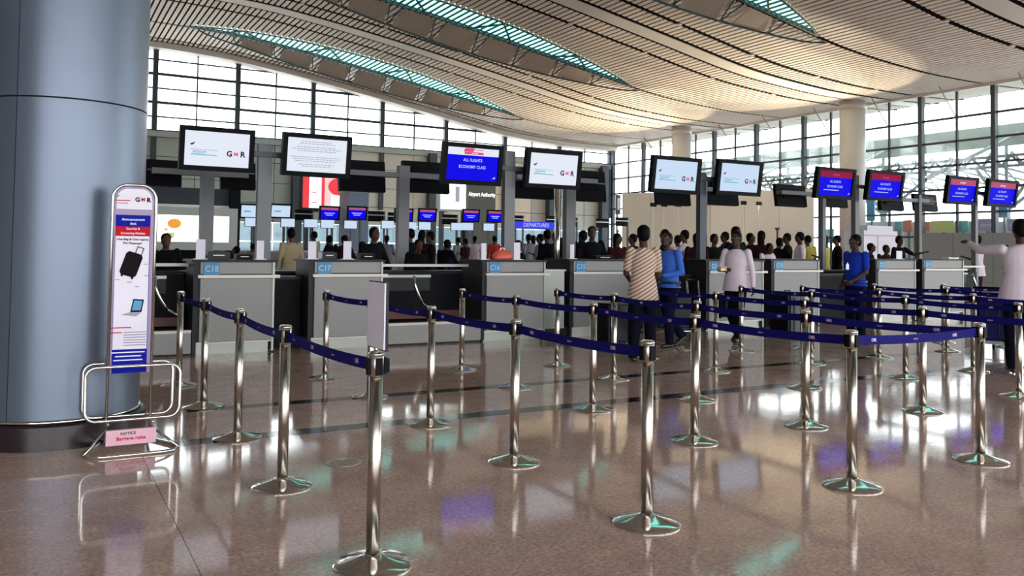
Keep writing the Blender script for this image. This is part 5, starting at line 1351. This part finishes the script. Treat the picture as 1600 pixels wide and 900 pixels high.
CR = [
 (259, 362, 14.3, 'desk', 'charcoal', 'trouser', 'dark-clad person with pale collar just right of the poster stand', B),
 (455, 357, 18.0, 'stand', 'khaki', 'grey_cloth', 'man in khaki shirt seen from behind between counters C18 and C17', 0.2),
 (491, 362, 26.0, 'talk', 'khaki', 'trouser', 'smaller person in khaki right of the larger khaki shirt', 0.6),
 (531, 361, 20.0, 'lean', 'maroon_cloth', 'trouser', 'person in maroon bending behind counter C17', -0.9),
 (518, 366, 24.0, 'desk', 'charcoal', 'trouser', 'dark figure half hidden left of the bending maroon one', 0.6),
 (581, 352, 14.4, 'desk', 'charcoal', 'trouser', 'broad dark silhouette behind counter C17 right end', B+.3),
 (641, 358, 17.0, 'talk', 'charcoal', 'trouser', 'dark figure just right of the grey rear pole', 0.4),
 (659, 360, 19.0, 'lady', 'maroon_cloth', 'maroon_cloth', 'woman in dark red behind the baggage conveyor', -0.7),
 (673, 362, 18.0, 'stand', 'charcoal', 'trouser', 'dark figure second right of the grey rear pole', 1.2),
 (690, 368, 18.5, 'lean', 'charcoal', 'trouser', 'dark person leaning right over the conveyor', -1.2),
 (652, 372, 14.6, 'desk', 'charcoal', 'trouser', 'seated-height dark agent in front of the conveyor crowd', B),
 (716, 371, 30.0, 'stand', 'grey_cloth', 'trouser', 'tiny grey figure in the far queue left of the thin one', 0.4),
 (742, 364, 31.0, 'stand', 'white_shirt', 'grey_cloth', 'thin pale figure in the far queue', -0.4),
 (727, 373, 26.0, 'talk', 'maroon_cloth', 'trouser', 'dark purple-clad person low in the far queue', 0.5),
 (773, 352, 30.0, 'stand', 'red_cloth', 'trouser', 'tall person in red shirt beyond counter C16', 0.0),
 (798, 368, 14.6, 'lean', 'charcoal', 'trouser', 'dark agent leaning right behind the red-orange bag', -1.4),
 (826, 364, 25.0, 'stand', 'grey_cloth', 'navy_cloth', 'person in grey top below the blue banner, left one', 0.3),
 (833, 362, 27.0, 'lady', 'white_shirt', 'navy_cloth', 'woman in pale top below the blue banner', -0.3),
 (844, 366, 20.0, 'talk', 'grey_cloth', 'trouser', 'person with pale bag right of counter C16', 0.6),
 (855, 360, 17.0, 'stand', 'charcoal', 'trouser', 'tall dark figure left of the silver pipe', 0.2),
 (868, 363, 21.0, 'lady', 'navy_cloth', 'trouser', 'woman in navy just left of the silver pipe', 1.0),
 (887, 354, 17.5, 'talk', 'charcoal', 'trouser', 'dark figure in profile right of the silver pipe', -0.8),
 (911, 361, 15.5, 'stand', 'charcoal', 'trouser', 'dark figure left behind the large dark-suited man', 0.4),
 (924, 350, 14.3, 'desk', 'charcoal', 'trouser', 'large dark-suited man behind counter C15', B-.4),
 (965, 365, 15.0, 'lady', 'maroon_cloth', 'maroon_cloth', 'woman with long dark hair behind counter C15 right end', B),
 (989, 366, 16.5, 'talk', 'charcoal', 'trouser', 'dark-haired person just left of the striped shirt', 0.5),
 (1039, 357, 16.0, 'stand', 'charcoal', 'trouser', 'dark-haired head between the striped and the blue shirts', 0.8),
 (1070, 360, 15.5, 'reach', 'white_shirt', 'trouser', 'person in white with dark straps right of the blue shirt', 0.9),
 (1059, 368, 17.5, 'stand', 'white_shirt', 'trouser', 'person in white close behind the blue shirt', 0.2),
 (1088, 365, 14.8, 'lady', 'maroon_cloth', 'trouser', 'woman with long dark hair at the centre-right pole', -0.5),
 (1116, 366, 15.2, 'stand', 'charcoal', 'trouser', 'person in black jacket with pale bag right of the centre-right pole', B),
 (1133, 361, 16.5, 'talk', 'navy_cloth', 'trouser', 'person in dark blue left of the tall head', 0.5),
 (1150, 343, 12.95, 'stand', 'charcoal', 'trouser', 'tall dark head directly behind the pinkish white shirt', B),
 (1168, 357, 15.7, 'desk', 'charcoal', 'trouser', 'dark figure right of the tall head', B+.3),
 (1189, 361, 15.0, 'lady', 'maroon_cloth', 'trouser', 'woman in dark dress left of the white-sleeved agent', -0.8),
 (1199, 378, 14.6, 'desk', 'white_shirt', 'trouser', 'low white-sleeved agent behind the teal-plate counter', B),
 (1211, 365, 15.6, 'lean', 'charcoal', 'trouser', 'dark figure bending right behind the teal-plate counter', -1.3),
 (1230, 365, 16.0, 'talk', 'charcoal', 'trouser', 'dark-haired figure left of the standing white shirt', 0.6),
 (1250, 353, 15.0, 'stand', 'white_shirt', 'paper_t', 'standing man all in white behind the counters', 0.9),
 (1262, 366, 17.6, 'talk', 'yellow_cloth', 'trouser', 'person in yellow right of the man all in white', -0.3),
 (1288, 368, 16.0, 'lady', 'yellow_cloth', 'trouser', 'dark-haired woman with pale yellow collar', 0.3),
 (1308, 368, 16.5, 'stand', 'charcoal', 'trouser', 'dark figure left of the royal blue shirt', 0.9),
 (1356, 378, 14.5, 'desk', 'charcoal', 'trouser', 'curly dark head right behind the royal blue shirt', B+.6),
 (1381, 381, 15.0, 'desk', 'maroon_cloth', 'trouser', 'low dark agent behind the counter right of the royal blue shirt', B),
 (1405, 369, 15.5, 'reach', 'charcoal', 'trouser', 'dark man reaching sideways left of the rear slim pole', B),
 (1527, 362, 13.2, 'talk', 'white_shirt', 'maroon_cloth', 'person in pale top with raised arm left of the pointing man', 0.3),
 (1572, 347, 24.0, 'stand', 'charcoal', 'trouser', 'dark silhouette beyond the pointing arm at the right', 0.2),
 (604, 368, 28.0, 'talk', 'grey_cloth', 'trouser', 'small grey figure left of the grey rear pole', -0.4),
 (380, 382, 20.0, 'lean', 'maroon_cloth', 'trouser', 'low maroon figure behind the right half of counter C18', 1.0),
 (395, 384, 24.0, 'talk', 'grey_cloth', 'trouser', 'low grey figure beside the maroon one behind counter C18', -1.0),
 (708, 376, 21.0, 'lean', 'navy_cloth', 'trouser', 'low dark blue figure behind the conveyor top rail', 0.7),
 (877, 372, 22.0, 'stand', 'grey_cloth', 'trouser', 'grey figure directly behind the silver pipe', 0.0),
]
M['paper_t'] = cloth('white_trouser_cloth', (0.6, 0.55, 0.58))
for c_ in CR:
    t = crowd(*c_[:6], c_[6], c_[7], skin='skin' if len(c_[6]) % 2 else 'skin2')
